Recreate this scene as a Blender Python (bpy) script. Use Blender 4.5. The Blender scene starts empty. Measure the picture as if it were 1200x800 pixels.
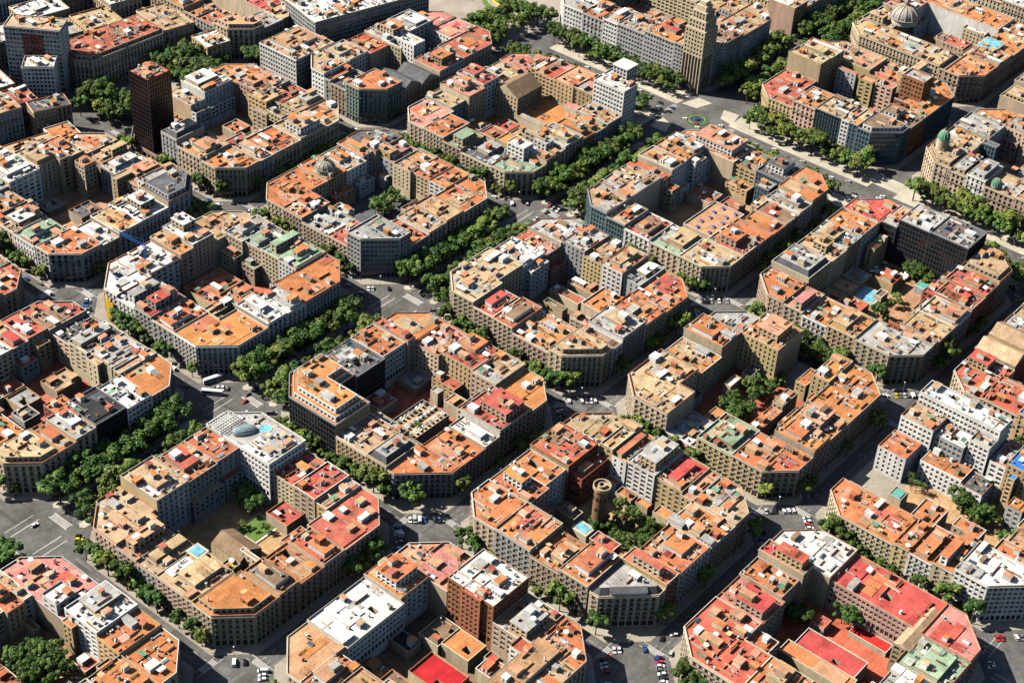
import bpy, math, random
from math import radians as rad, pi, sin, cos
R = random.Random(11)
SC = bpy.context.scene
COL = SC.collection
CAMP = (-620.3, -423.3, 621.9)

# ------------------------------------------------------------------ materials
def nd(t, kind, **kw):
    n = t.nodes.new(kind)
    for k, v in kw.items():
        setattr(n, k, v)
    return n

def mat(name, col, rough=0.85, var=0.25, big=0.06, fine=0.9, dirt=0.35, obj=0.16, hue=0.02, spec=0.3, metal=0.0, streak=False, joints=False):
    """a painted / tiled / rendered surface: large stains, fine grain and a per-object shift of tone"""
    m = bpy.data.materials.new(name); m.use_nodes = True
    t = m.node_tree; L = t.links; t.nodes.clear()
    out = nd(t, 'ShaderNodeOutputMaterial'); b = nd(t, 'ShaderNodeBsdfPrincipled')
    b.inputs['Roughness'].default_value = rough; b.inputs['Specular IOR Level'].default_value = spec; b.inputs['Metallic'].default_value = metal
    L.new(b.outputs[0], out.inputs[0])
    geo = nd(t, 'ShaderNodeNewGeometry')
    mp = nd(t, 'ShaderNodeMapping'); L.new(geo.outputs['Position'], mp.inputs['Vector'])
    if streak: mp.inputs['Scale'].default_value = (1, 1, 0.18)
    n1 = nd(t, 'ShaderNodeTexNoise'); n1.inputs['Scale'].default_value = big; n1.inputs['Detail'].default_value = 5; n1.inputs['Roughness'].default_value = 0.65
    n2 = nd(t, 'ShaderNodeTexNoise'); n2.inputs['Scale'].default_value = fine; n2.inputs['Detail'].default_value = 4; n2.inputs['Roughness'].default_value = 0.7
    L.new(mp.outputs[0], n1.inputs['Vector']); L.new(mp.outputs[0], n2.inputs['Vector'])
    oi = nd(t, 'ShaderNodeObjectInfo')
    hs = nd(t, 'ShaderNodeHueSaturation'); hs.inputs['Color'].default_value = (*col, 1)
    a = nd(t, 'ShaderNodeMapRange'); a.inputs['From Min'].default_value = 0.3; a.inputs['From Max'].default_value = 0.7; a.inputs['To Min'].default_value = 1 - var; a.inputs['To Max'].default_value = 1 + var
    L.new(n1.outputs['Fac'], a.inputs['Value'])
    c = nd(t, 'ShaderNodeMapRange'); c.inputs['From Min'].default_value = 0.25; c.inputs['From Max'].default_value = 0.75; c.inputs['To Min'].default_value = 1 - dirt; c.inputs['To Max'].default_value = 1 + dirt * 0.6
    L.new(n2.outputs['Fac'], c.inputs['Value'])
    o = nd(t, 'ShaderNodeMapRange'); o.inputs['To Min'].default_value = 1 - obj; o.inputs['To Max'].default_value = 1 + obj
    L.new(oi.outputs['Random'], o.inputs['Value'])
    m1 = nd(t, 'ShaderNodeMath', operation='MULTIPLY'); L.new(a.outputs[0], m1.inputs[0]); L.new(c.outputs[0], m1.inputs[1])
    m2 = nd(t, 'ShaderNodeMath', operation='MULTIPLY'); L.new(m1.outputs[0], m2.inputs[0]); L.new(o.outputs[0], m2.inputs[1])
    val = m2.outputs[0]
    if joints:      # expansion joints between the tiled bays of a terrace
        br = nd(t, 'ShaderNodeTexBrick'); br.offset = 0.35; br.inputs['Scale'].default_value = 1.0; br.inputs['Brick Width'].default_value = 4.6; br.inputs['Row Height'].default_value = 3.1; br.inputs['Mortar Size'].default_value = .09; br.inputs['Mortar Smooth'].default_value = .3
        br.inputs['Color1'].default_value = (.84, .84, .84, 1); br.inputs['Color2'].default_value = (1.12, 1.12, 1.12, 1); br.inputs['Mortar'].default_value = (.66, .66, .66, 1)
        wv = nd(t, 'ShaderNodeMapping'); wv.inputs['Location'].default_value = (1.7, .9, 0); L.new(geo.outputs['Position'], wv.inputs['Vector']); L.new(wv.outputs[0], br.inputs['Vector'])
        m3 = nd(t, 'ShaderNodeMath', operation='MULTIPLY'); L.new(m2.outputs[0], m3.inputs[0]); L.new(br.outputs['Color'], m3.inputs[1]); val = m3.outputs[0]
    L.new(val, hs.inputs['Value'])
    fr = nd(t, 'ShaderNodeMath', operation='MULTIPLY'); fr.inputs[1].default_value = 7.31; L.new(oi.outputs['Random'], fr.inputs[0])
    fr2 = nd(t, 'ShaderNodeMath', operation='FRACT'); L.new(fr.outputs[0], fr2.inputs[0])
    h = nd(t, 'ShaderNodeMapRange'); h.inputs['To Min'].default_value = 0.5 - hue; h.inputs['To Max'].default_value = 0.5 + hue
    L.new(fr2.outputs[0], h.inputs['Value']); L.new(h.outputs[0], hs.inputs['Hue'])
    L.new(hs.outputs[0], b.inputs['Base Color'])
    return m

def glass(name, col, rough=0.12):
    m = bpy.data.materials.new(name); m.use_nodes = True
    t = m.node_tree; b = t.nodes['Principled BSDF']
    b.inputs['Base Color'].default_value = (*col, 1); b.inputs['Roughness'].default_value = rough; b.inputs['Specular IOR Level'].default_value = 0.6
    n = nd(t, 'ShaderNodeTexNoise'); n.inputs['Scale'].default_value = 0.35
    g = nd(t, 'ShaderNodeNewGeometry'); t.links.new(g.outputs['Position'], n.inputs['Vector'])
    r = nd(t, 'ShaderNodeMapRange'); r.inputs['To Min'].default_value = 0.3; r.inputs['To Max'].default_value = 1.7; t.links.new(n.outputs['Fac'], r.inputs['Value'])
    h = nd(t, 'ShaderNodeHueSaturation'); h.inputs['Color'].default_value = (*col, 1); t.links.new(r.outputs[0], h.inputs['Value']); t.links.new(h.outputs[0], b.inputs['Base Color'])
    return m

def leafmat(name, col):
    m = mat(name, col, rough=0.6, var=0.3, big=0.05, fine=0.5, dirt=0.3, obj=0.25, hue=0.025, spec=0.25)
    return m

RC = dict(O=(.53, .20, .075), o=(.54, .285, .165), R=(.50, .105, .07), r=(.44, .125, .08), T=(.48, .34, .20), W=(.70, .685, .64), g=(.38, .37, .35), G=(.105, .108, .115),
          B=(.25, .16, .105), P=(.55, .23, .19), K=(.035, .035, .04), N=(.27, .37, .25), Y=(.55, .36, .09), Z=(.20, .50, .66), L=(.07, .17, .025), J=(.10, .33, .27), U=(.04, .20, .52), Q=(.50, .02, .032), M=(.44, .26, .14))
WC = dict(b=(.53, .43, .295), w=(.70, .685, .64), y=(.50, .375, .19), r=(.34, .12, .065), g=(.38, .38, .37), p=(.56, .38, .285), k=(.03, .03, .035), l=(.10, .15, .17), t=(.47, .35, .22), e=(.42, .33, .225), N=(.20, .27, .23))
RM = {k: mat('roof_' + k, v, rough=0.55 if k in 'ZU' else 0.9, var=.34 if k in 'RrQP' else .24, big=.11, fine=1.1, dirt=.42 if k not in 'ZUQ' else .2, obj=.14, hue=.012, joints=k not in 'ZUJL') for k, v in RC.items()}
WM = {k: mat('wall_' + k, v, var=.2, big=.15, fine=.8, dirt=.28, obj=.2, hue=.018, streak=True) for k, v in WC.items()}
M_GLASS = glass('window_glass', (.022, .026, .032)); M_GLASS2 = glass('window_glass_blue', (.045, .075, .10)); M_BLIND = mat('roller_blind', (.36, .33, .27), dirt=.1)
M_BAND = glass('glass_band', (.05, .10, .13), .1); M_FRAME = mat('window_frame', (.20, .17, .14), dirt=.15)
M_IRON = mat('wrought_iron', (.035, .035, .037), rough=.6); M_STONE = mat('balcony_stone', (.46, .40, .31)); M_METAL = mat('zinc', (.42, .43, .44), rough=.45, metal=.3)
M_WHITE = mat('white_render', (.76, .75, .71), dirt=.22); M_CREAM = mat('cream_render', (.62, .53, .40), dirt=.3); M_BRICK = mat('chimney_brick', (.40, .17, .09)); M_DARK = mat('dark_opening', (.02, .02, .022))
M_SOLAR = glass('solar_glass', (.02, .035, .09), .15); M_SKYL = glass('roof_light_glass', (.35, .42, .46), .2); M_PURPLE = glass('roof_light_purple', (.12, .09, .30), .25); M_AWN = mat('green_awning', (.12, .26, .17)); M_CANVAS = mat('white_canvas', (.80, .79, .75), dirt=.08)
M_POOL = glass('pool_water', (.17, .42, .52), .08); M_BARK = mat('bark', (.12, .09, .06))
LEAF = [leafmat('leaf_light', (.125, .185, .03)), leafmat('leaf_mid', (.062, .115, .021)), leafmat('leaf_dark', (.035, .075, .018)), leafmat('leaf_olive', (.16, .175, .035))]
M_ASPH = mat('asphalt', (.115, .112, .107), var=.4, big=.06, fine=.35, dirt=.35, obj=0); M_PAVE = mat('paving', (.33, .295, .24), var=.2, big=.06, fine=.7, dirt=.25, obj=.05); M_PALE = mat('pale_paving', (.47, .43, .34), var=.2, big=.08, fine=.7, dirt=.3, obj=.05); M_LINE = mat('road_paint', (.50, .49, .46), dirt=.4, fine=2); M_REDLANE = mat('red_lane', (.38, .13, .09), dirt=.3)
M_PATCH = [mat('asphalt_patch_dark', (.075, .074, .072), obj=0), mat('asphalt_patch_pale', (.155, .15, .14), obj=0)]; M_EARTH = mat('earth', (.20, .15, .10)); M_CRANE = mat('blue_paint', (.03, .11, .42), rough=.4); M_TYRE = mat('rubber', (.02, .02, .02)); M_YEL = mat('yellow_netting', (.75, .50, .02), dirt=.25); M_GRASS = mat('grass', (.08, .16, .03), big=.3)
M_COPPER = mat('copper_green', (.05, .26, .17)); M_DOME = mat('dome_zinc', (.30, .28, .26), rough=.5)

# ------------------------------------------------------------------ mesh builder
class MB:
    def __init__(s): s.v = []; s.f = []; s.m = []
    def face(s, pts, mi=0):
        n = len(s.v); s.v += pts; s.f.append(tuple(range(n, n + len(pts)))); s.m.append(mi)
    def box(s, x0, y0, z0, x1, y1, z1, mi=0, top=None, bottom=True):
        n = len(s.v)
        s.v += [(x0, y0, z0), (x1, y0, z0), (x1, y1, z0), (x0, y1, z0), (x0, y0, z1), (x1, y0, z1), (x1, y1, z1), (x0, y1, z1)]
        F = [(0, 1, 5, 4), (1, 2, 6, 5), (2, 3, 7, 6), (3, 0, 4, 7), (4, 5, 6, 7)]
        M = [mi] * 4 + [mi if top is None else top]
        if bottom: F.append((3, 2, 1, 0)); M.append(mi)
        s.f += [tuple(n + i for i in q) for q in F]; s.m += M
    def prism(s, poly, z0, z1, mi=0, top=None):
        n = len(poly)
        for i in range(n):
            a, b = poly[i], poly[(i + 1) % n]
            s.face([(a[0], a[1], z0), (b[0], b[1], z0), (b[0], b[1], z1), (a[0], a[1], z1)], mi)
        s.face([(p[0], p[1], z1) for p in poly], mi if top is None else top)
    def lathe(s, cx, cy, prof, n=16, mi=0, ph=0.0):
        for k in range(n):
            a0, a1 = ph + 2 * pi * k / n, ph + 2 * pi * (k + 1) / n
            for (r0, z0), (r1, z1) in zip(prof[:-1], prof[1:]):
                p = [(cx + r0 * cos(a0), cy + r0 * sin(a0), z0), (cx + r0 * cos(a1), cy + r0 * sin(a1), z0), (cx + r1 * cos(a1), cy + r1 * sin(a1), z1), (cx + r1 * cos(a0), cy + r1 * sin(a0), z1)]
                if r0 < 1e-4: p = [p[0], p[2], p[3]]
                elif r1 < 1e-4: p = p[:3]
                s.face(p, mi)
    def bar(s, a, b, w, mi=0):
        d = [b[i] - a[i] for i in range(3)]; l = math.sqrt(sum(q * q for q in d)) or 1; d = [q / l for q in d]
        u = (-d[1], d[0], 0) if abs(d[2]) < .95 else (1, 0, 0)
        ul = math.sqrt(sum(q * q for q in u)); u = [q / ul for q in u]
        v = [d[1] * u[2] - d[2] * u[1], d[2] * u[0] - d[0] * u[2], d[0] * u[1] - d[1] * u[0]]
        h = w / 2; n = len(s.v)
        for p in (a, b):
            for su, sv in ((-1, -1), (1, -1), (1, 1), (-1, 1)):
                s.v.append(tuple(p[i] + h * (su * u[i] + sv * v[i]) for i in range(3)))
        s.f += [tuple(n + i for i in q) for q in ((0, 1, 5, 4), (1, 2, 6, 5), (2, 3, 7, 6), (3, 0, 4, 7), (4, 5, 6, 7), (3, 2, 1, 0))]; s.m += [mi] * 6
    def mesh(s, name, mats):
        me = bpy.data.meshes.new(name); me.from_pydata(s.v, [], s.f)
        for m in mats: me.materials.append(m)
        me.polygons.foreach_set('material_index', s.m); me.update()
        return me
    def obj(s, name, mats, parent=None, loc=None):
        return place(name, s.mesh(name, mats), parent, loc)

def place(name, me, parent=None, loc=None, rz=0.0, sc=None):
    o = bpy.data.objects.new(name, me); COL.objects.link(o)
    if parent is not None: o.parent = parent
    if loc: o.location = loc
    if rz: o.rotation_euler = (0, 0, rz)
    if sc: o.scale = sc
    return o

def tag(o, label, cat, group=None):
    o['label'] = label; o['category'] = cat
    if group: o['group'] = group
    return o
def root(name, loc, label, cat, group=None, rz=0.0):
    o = bpy.data.objects.new(name, None); COL.objects.link(o); o.location = loc; o.empty_display_size = .5
    if rz: o.rotation_euler = (0, 0, rz)
    return tag(o, label, cat, group)
def structure(o, kind='structure'):
    o['kind'] = kind; return o

def copy_thing(src, loc, rz=0.0, label=None, group=None, sc=None):
    c = src.copy(); COL.objects.link(c); c.location = loc; c.rotation_euler = (0, 0, rz)
    if sc: c.scale = (sc, sc, sc)
    if label: c['label'] = label
    if group: c['group'] = group
    for ch in src.children:
        d = ch.copy(); COL.objects.link(d); d.parent = c
    return c
SUN_EL, SUN_DIR, SUN_E, SKY, EXPO = 43, (-.47, .88), 5.0, .05, .82
BLOCKS=[
{'k':(1,0),'n':'parasol-court block','r':(10,10,123.3,123.3),'D':26.5,'ch':(17,13,14,14),'c':[(23.0,'T','b','a'),(20.0,'O','b',''),(24.0,'g','g',''),(27.0,'T','b','')],'W':[36.6,(63.3,19.0,'O','b',''),(93.1,23.0,'r','b','p')],'S':[36.5,(45.0,20.5,'B','b',''),(67.2,24.0,'g','g','p'),(87.6,21.0,'r','b','')],'E':[36.5,(49.0,20.0,'g','g',''),(79.3,23.5,'O','b',''),(96.8,24.0,'g','g','')],'N':[59.9,(82.5,24.0,'W','w','g'),(96.8,23.0,'P','b','')],'X':[(88.4,61.3,96.2,83.6,6.0,0.0,'O','b','court_terrace'),(74.0,63.9,81.9,86.0,6.0,0.0,'r','b','court_terrace'),(59.4,64.4,64.7,79.5,8.0,0.0,'B','t','court_shed'),(73.6,41.6,99.3,61.3,9.0,0.0,'O','b','court_shed'),(55.3,35.1,62.5,56.0,11.0,0.0,'O','b','court_shed'),(24.7,15.7,27.2,24.7,27.0,23.0,'O','b','rooftop_room')],'w':1},
{'k':(0,0),'n':'black-office block','r':(-123.3,10,-10,123.3),'D':26.5,'ch':(22,14,14,14),'c':[(18.0,'O','g',''),(20.0,'O','b','n'),(22.0,'O','g','n'),(26.0,'O','k','s')],'W':[37.2,(51.7,19.0,'G','y','m'),(74.1,18.5,'T','y','')],'S':[-75.9,(-64.0,20.0,'W','b',''),(-37.2,22.0,'r','b','p')],'E':[37.0,(55.0,24.0,'T','b',''),(77.8,22.0,'r','y',''),(96.2,22.0,'P','b','')],'N':[-84.8,(-61.4,24.0,'G','k',''),(-42.9,24.0,'O','w','g'),(-36.5,26.0,'r','b','p')],'X':[(-86.7,50.6,-58.4,70.5,7.0,0.0,'T','g','deck_roof'),(-50.9,65.9,-45.8,71.4,9.0,0.0,'W','b','court_shed'),(-51.9,48.9,-42.5,60.5,8.0,0.0,'O','b','court_terrace'),(-96.7,54.9,-90.8,61.2,13.0,7.0,'O','b','court_shed')],'w':1},
{'k':(0,-1),'n':'brick-water-tower block','r':(-123.3,-123.3,-10,-10),'D':26.5,'ch':(21,14,14,13),'c':[(20.5,'T','b','m'),(21.0,'T','b',''),(22.0,'T','b',''),(22.0,'O','b','')],'W':[-95.7,(-77.7,22.0,'O','b','p'),(-59.6,20.0,'O','b',''),(-36.5,22.0,'O','b','')],'S':[-96.8,(-85.7,24.0,'r','r','p'),(-59.2,21.0,'O','b',''),(-36.5,21.0,'O','b','')],'E':[-96.8,(-89.3,21.0,'o','b',''),(-72.4,22.0,'R','y','p'),(-54.4,22.0,'g','w',''),(-44.8,22.0,'O','w','p'),(-36.5,26.0,'T','y','')],'N':[-96.8,(-63.1,22.0,'O','b',''),(-37.7,25.0,'r','r','')],'X':[(-95.9,-89.3,-88.3,-75.1,22.0,0.0,'R','r','rear_wing'),(-76.5,-51.7,-68.6,-36.9,6.0,0.0,'B','b','court_terrace'),(-106.4,-56.3,-92.0,-50.1,13.0,0.0,'g','b','court_shed'),(-45.8,-65.4,-39.2,-55.1,7.0,0.0,'O','b','court_terrace'),(-43.9,-74.9,-39.4,-66.9,7.0,0.0,'O','b','court_terrace'),(-43.9,-93.6,-37.0,-78.2,7.0,0.0,'O','b','court_terrace'),(-78.5,-61.1,-73.2,-53.9,5.0,0.0,'Z','b','pool_deck')],'w':1},
{'k':(-1,0),'n':'glass-dome block','r':(-256.7,10,-143.3,123.3),'D':26.5,'ch':(14.5,14,14,14),'c':[(20.0,'O','b','an'),(19.0,'r','b','n'),(27.0,'g','w','g'),(22.0,'T','p','')],'W':[38.2,(63.5,21.0,'T','p','p'),(92.0,20.0,'T','b','p')],'S':[-226.5,(-213.7,21.0,'B','b','p'),(-196.5,17.0,'O','b',''),(-182.0,19.0,'R','b','')],'E':[36.5,(44.5,19.0,'O','b',''),(76.0,21.0,'R','b','')],'N':[-227.5,(-206.4,27.0,'T','g','p'),(-185.5,24.0,'O','g',''),(-169.8,24.0,'O','g','')],'X':[(-180.8,52.5,-168.0,67.7,7.0,0.0,'r','b','court_terrace'),(-215.3,50.4,-200.3,71.3,8.0,0.0,'B','t','hall_roof'),(-194.8,61.4,-179.8,74.2,1.0,0.0,'L','b','lawn'),(-229.9,43.4,-220.6,50.4,15.0,0.0,'Y','y','court_shed'),(-235.4,57.7,-229.5,64.0,22.0,21.0,'Z','b','pool_deck'),(-211.7,38.3,-209.1,53.8,12.0,0.0,'T','b','court_shed')],'w':1},
{'k':(1,-1),'n':'garden-strip block','r':(10,-123.3,123.3,-10),'D':26.5,'ch':(14,14,14,14),'c':[(19.0,'O','t',''),(20.0,'O','b',''),(20.0,'g','b',''),(22.0,'T','b','')],'W':[-89.6,(-67.2,18.0,'N','y',''),(-47.0,9.0,'g','b','')],'S':[38.4,(54.5,22.0,'O','b','p'),(76.2,21.0,'O','b','')],'E':[-96.8,(-85.6,21.0,'O','y',''),(-62.1,0.0,'-','-',''),(-36.5,24.0,'O','y','')],'N':[55.0,(77.1,19.0,'O','b',''),(96.8,25.0,'O','t','')],'X':[(43.5,-85.8,68.6,-78.4,11.0,0.0,'o','b','court_shed'),(71.1,-84.0,87.1,-77.1,12.0,0.0,'o','b','court_shed'),(97.2,-83.1,113.6,-76.1,11.0,0.0,'O','y','court_shed'),(68.8,-50.9,79.9,-46.0,9.0,0.0,'W','b','court_shed'),(85.1,-53.7,97.4,-47.6,8.0,0.0,'G','b','court_shed'),(100.3,-59.4,121.1,-51.6,9.0,0.0,'B','t','court_shed'),(28.5,-57.8,32.1,-41.1,6.0,0.0,'B','b','court_terrace'),(46.2,-41.5,55.2,-35.4,7.0,0.0,'G','g','court_shed')],'w':1},
{'k':(2,-1),'n':'hotel-pool block','r':(143.3,-123.3,282,-10),'D':26.5,'ch':(14.5,14,14,15),'c':[(21.0,'g','b',''),(24.0,'T','b','a'),(26.0,'R','w',''),(22.0,'O','p','')],'W':[-85.9,(-66.9,22.0,'O','y','p'),(-49.8,20.0,'O','w',''),(-36.5,20.0,'o','b','')],'S':[169.8,(175.5,22.0,'T','b','p'),(216.3,20.0,'T','b',''),(250.5,23.0,'r','r','')],'E':[-96.8,(-70,34,'G','k','g'),(-48,33,'g','k','g'),(-36.6,27,'T','k','g')],'N':[170.0,(196.2,26.0,'G','t','m'),(233.3,25.0,'T','b',''),(253.9,25.0,'O','w','')],'X':[(204.7,-64.5,218.0,-52.6,4.0,0.0,'Z','b','pool_deck'),(168.7,-100.7,169.5,-93.1,24.0,0.0,'r','r','rear_wing'),(196.2,-108.4,212.7,-94.7,19.0,0.0,'g','b','rear_wing'),(239.0,-89.8,252.9,-75.4,5.0,0.0,'J','g','glass_roof'),(210.4,-67.8,219.0,-62.5,6.0,0.0,'B','b','court_shed'),(236.7,-45.2,253.7,-39.4,18.0,0.0,'T','t','rear_wing')],'w':1},
{'k':(2,0),'n':'purple-skylight block','r':(143.3,10,282,123.3),'D':26.5,'ch':(13,13,14,14),'c':[(19.0,'T','b',''),(24.0,'O','b','n'),(22.0,'o','b','p'),(24.0,'T','l','')],'W':[40.0,(62.8,20.0,'N','b','p'),(82.3,18.0,'r','b',''),(96.8,22.0,'T','l','')],'S':[169.8,(188.7,19.0,'O','b','p'),(219.2,19.0,'O','b','n'),(234.8,19.0,'B','b','n'),(250.1,21.0,'g','b','p')],'E':[36.5,(58.0,23.0,'G','l','p'),(75.3,21.0,'B','y','')],'N':[202.9,(212.4,21.0,'R','b',''),(246.0,26.0,'T','w',''),(255.5,27.0,'W','w','')],'X':[(189.2,44.8,226.1,67.8,8.0,0.0,'o','b','skylight_hall'),(223.2,70.4,238.6,89.9,6.0,0.0,'r','b','court_terrace'),(227.6,34.7,242.3,42.1,17.0,0.0,'O','b','rear_wing'),(245.6,40.6,255.9,51.1,20.0,0.0,'g','l','rear_wing')],'w':1},
{'k':(0,1),'n':'yellow-scaffold block','r':(-123.3,167,-10,280.3),'D':26.5,'ch':(17,15,14,18),'c':[(20.0,'O','w','n'),(23.0,'O','g','n'),(20.0,'T','b','p'),(22.0,'W','w','')],'W':[203.0,(221.4,20.0,'O','b',''),(236.2,20.0,'r','b','p'),(251.2,20.0,'W','b','')],'S':[-83.4,(-53.3,22.0,'W','w','p')],'E':[193.5,(238.4,23.0,'N','b','p'),(253.8,24.0,'g','b','p')],'N':[-73.3,(-63.2,24.0,'O','p',''),(-46.6,26.0,'W','p','')],'X':[(-78.4,216.1,-49.3,246.3,6.0,0.0,'r','b','court_terrace'),(-89.0,211.3,-64.7,220.2,8.0,0.0,'T','b','court_shed'),(-68.4,224.8,-48.5,225.1,8.0,6.0,'o','b','court_shed'),(-70.9,205.9,-55.0,212.5,9.0,0.0,'o','b','court_shed'),(-33.8,194.6,-12.4,209.7,25.5,23.0,'N','y','rooftop_room')],'w':1},
{'k':(1,1),'n':'ribbed-dome block','r':(10,167,123.3,280.3),'D':26.5,'ch':(17,14,14,14),'c':[(28.0,'g','g','g'),(19.0,'O','b',''),(23.0,'G','t',''),(20.0,'O','b','')],'W':[195.5,(212.5,18.0,'r','b',''),(234.5,18.0,'g','b',''),(252.0,20.0,'O','b','p')],'S':[36.5,(53.5,19.0,'O','b','p'),(69.8,20.0,'T','b',''),(86.4,21.0,'T','b','')],'E':[193.5,(222.2,19.0,'O','b',''),(253.8,19.0,'o','b','')],'N':[51.3,(69.3,20.0,'O','b',''),(87.8,20.0,'T','b',''),(96.8,22.0,'O','b','')],'X':[(31.8,222.3,44.4,235.1,15.0,0.0,'W','w','rear_wing'),(67.8,191.9,83.4,204.2,14.0,0.0,'o','b','rear_wing'),(100.7,244.4,108.9,256.6,23.0,0.0,'T','y','rear_wing')],'w':1},
{'k':(2,1),'n':'theatre-hall block','r':(143.3,167,282,280.3),'D':26.5,'ch':(14,14,14,14),'c':[(18.0,'N','b',''),(40.0,'W','w','g'),(21.0,'P','b',''),(21.0,'P','b','')],'W':[193.5,(219.3,18.0,'G','b','p'),(235.1,19.0,'N','b','p'),(253.8,20.0,'O','b','')],'S':[169.8,(209.2,22.0,'g','b','p'),(236.6,20.0,'O','b',''),(252.9,21.0,'T','b','')],'E':[193.5,(247.5,24.0,'o','y','n'),(253.8,24.0,'W','y','')],'N':[175.4,(190.3,23.0,'T','b',''),(225.5,27.0,'P','b','p'),(255.5,20.0,'T','t','')],'X':[(220.2,233.9,247.7,256.8,21.0,0.0,'B','t','theatre_hall'),(218.8,196.9,253.0,235.4,8.0,0.0,'O','b','market_roof'),(219.2,208.0,221.7,229.9,11.0,8.0,'g','g','skylight'),(162.8,181.3,173.1,195.7,27.0,0.0,'W','w','rear_wing'),(180.9,177.6,182.5,195.5,28.0,0.0,'B','b','rear_wing'),(249.4,199.4,255.6,214.4,13.0,8.0,'P','b','court_shed')],'w':1},
{'k':(1,2),'n':'dark-tower block','r':(10,300,123.3,413),'D':26.5,'ch':(14,14,14,14),'c':[(22.0,'O','b','p'),(22.0,'T','b',''),(22.0,'O','b',''),(6.0,'T','t','')],'W':[327.8,(350.5,22.0,'T','b','p'),(365.8,26.0,'B','g','m')],'S':[36.5,(48.1,22.0,'o','b',''),(73.5,22.0,'O','b',''),(96.8,22.0,'T','b','')],'E':[326.5,(344.2,22.0,'T','b','p'),(361.1,21.0,'R','b',''),(386.5,22.0,'T','b','')],'N':[55.9,(68.7,18.0,'T','b',''),(94.9,24.0,'W','w','p')],'X':[(79.6,339.1,81.8,353.5,22.0,0.0,'T','b','rear_wing'),(85.9,331.2,92.1,345.6,21.0,0.0,'B','t','rear_wing'),(51.3,343.5,69.3,353.6,7.0,0.0,'r','b','court_terrace'),(90.4,350.7,109.1,369.2,23.0,0.0,'T','y','rear_wing')],'w':0},
{'k':(0,2),'n':'rounded-attic block','r':(-123.3,300,-10,413),'D':26.5,'ch':(14,14,14,14),'c':[(21.0,'O','g',''),(26.0,'G','g','a'),(21.0,'T','b','p'),(24.0,'W','w','')],'W':[327.4,(348.1,20.0,'N','b','p'),(369.1,20.0,'T','b',''),(386.5,21.0,'O','b','')],'S':[-93.9,(-80.8,20.0,'W','b',''),(-63.9,21.0,'T','b',''),(-41.4,23.0,'W','w','p')],'E':[326.5,(333.7,25.0,'G','w',''),(354.7,22.0,'O','p','p'),(371.7,20.0,'W','b',''),(386.5,21.0,'T','b','')],'N':[-96.8,(-73.0,26.0,'W','w',''),(-54.5,26.0,'T','b',''),(-36.5,25.0,'O','t','p')],'X':[(-104.8,344.1,-87.4,344.9,10.0,0.0,'o','b','court_shed'),(-73.1,347.0,-56.7,360.3,7.0,0.0,'G','b','court_terrace'),(-44.8,345.1,-32.1,350.7,24.0,0.0,'T','t','rear_wing'),(-50.3,370.0,-40.8,379.6,25.0,0.0,'O','b','rear_wing'),(-57.6,384.9,-49.1,393.5,27.0,0.0,'O','t','rear_wing')],'w':0},
{'k':(-1,-1),'n':'red-brick-slab block','r':(-256.7,-123.3,-143.3,-10),'D':26.5,'ch':(14,16,14,16),'c':[(20.0,'R','b',''),(20.0,'O','b','p'),(20.0,'o','b','p'),(19.0,'o','b','n')],'W':[-99.3,(-78,20,'o','b',''),(-50,21,'T','b',''),(-34,20,'O','b','')],'S':[-230.2,(-207.3,20.0,'R','b','p')],'E':[-96.8,(-74.8,19.0,'T','b','p'),(-46.1,30.0,'W','r','g')],'N':[-227.9,(-189.4,20.0,'W','w','gn'),(-169.8,22.0,'O','w','p')],'X':[(-211.8,-83.0,-195.1,-59.7,9.0,0.0,'Q','b','court_roof'),(-187.5,-75.6,-174.2,-58.5,8.0,0.0,'O','b','court_roof'),(-189.4,-58.3,-172.8,-45.7,6.0,0.0,'B','b','court_terrace'),(-200.6,-49.8,-191.8,-37.6,5.0,0.0,'K','b','court_terrace'),(-181.3,-85.8,-175.9,-79.9,9.0,0.0,'R','b','court_shed'),(-177.3,-103.2,-168.8,-91.4,22.0,0.0,'R','w','rear_wing'),(-188.7,-92.8,-177.9,-81.0,8.0,0.0,'r','b','court_terrace'),(-171.4,-68.1,-162.8,-56.0,30.5,0.0,'R','r','rear_wing')],'w':1},
{'k':(0,-2),'n':'school-yard block','r':(-123.3,-256.7,-10,-143.3),'D':26.5,'ch':(14,16,14,14),'c':[(20.0,'O','b','p'),(20.0,'P','b','n'),(22.0,'W','w',''),(19.0,'R','b','')],'W':[-232.7,(-208,20,'O','b','p'),(-185,20,'O','b','')],'S':[-99.3,(-80,20,'W','w','p'),(-60,18,'W','w',''),(-34,18,'N','g','')],'E':[-230.2,(-179.2,20.0,'R','p','gn')],'N':[-82.9,(-62.1,18.0,'P','b',''),(-46.3,19.0,'O','b',''),(-36.5,23.0,'R','b','p')],'X':[(-73.2,-217.1,-59.3,-183.7,8.0,0.0,'R','b','shed_hall'),(-82.9,-219.4,-73.7,-181.0,9.0,0.0,'O','b','shed_hall'),(-49.7,-231.8,-17.0,-222.9,19.0,0.0,'T','t','chapel_hall'),(-43.1,-218.5,-36.2,-197.5,3.0,0.0,'Q','b','play_yard'),(-51.6,-188.3,-44.1,-180.2,5.0,0.0,'r','b','court_terrace'),(-35.6,-236.0,-32.9,-233.0,19.0,0.0,'T','y','rear_wing'),(-27.9,-216.6,-24.3,-193.4,2.0,0.0,'o','b','play_yard'),(-103.6,-181.8,-85.0,-164.2,17.0,0.0,'O','b','rear_wing')],'w':1},
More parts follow.
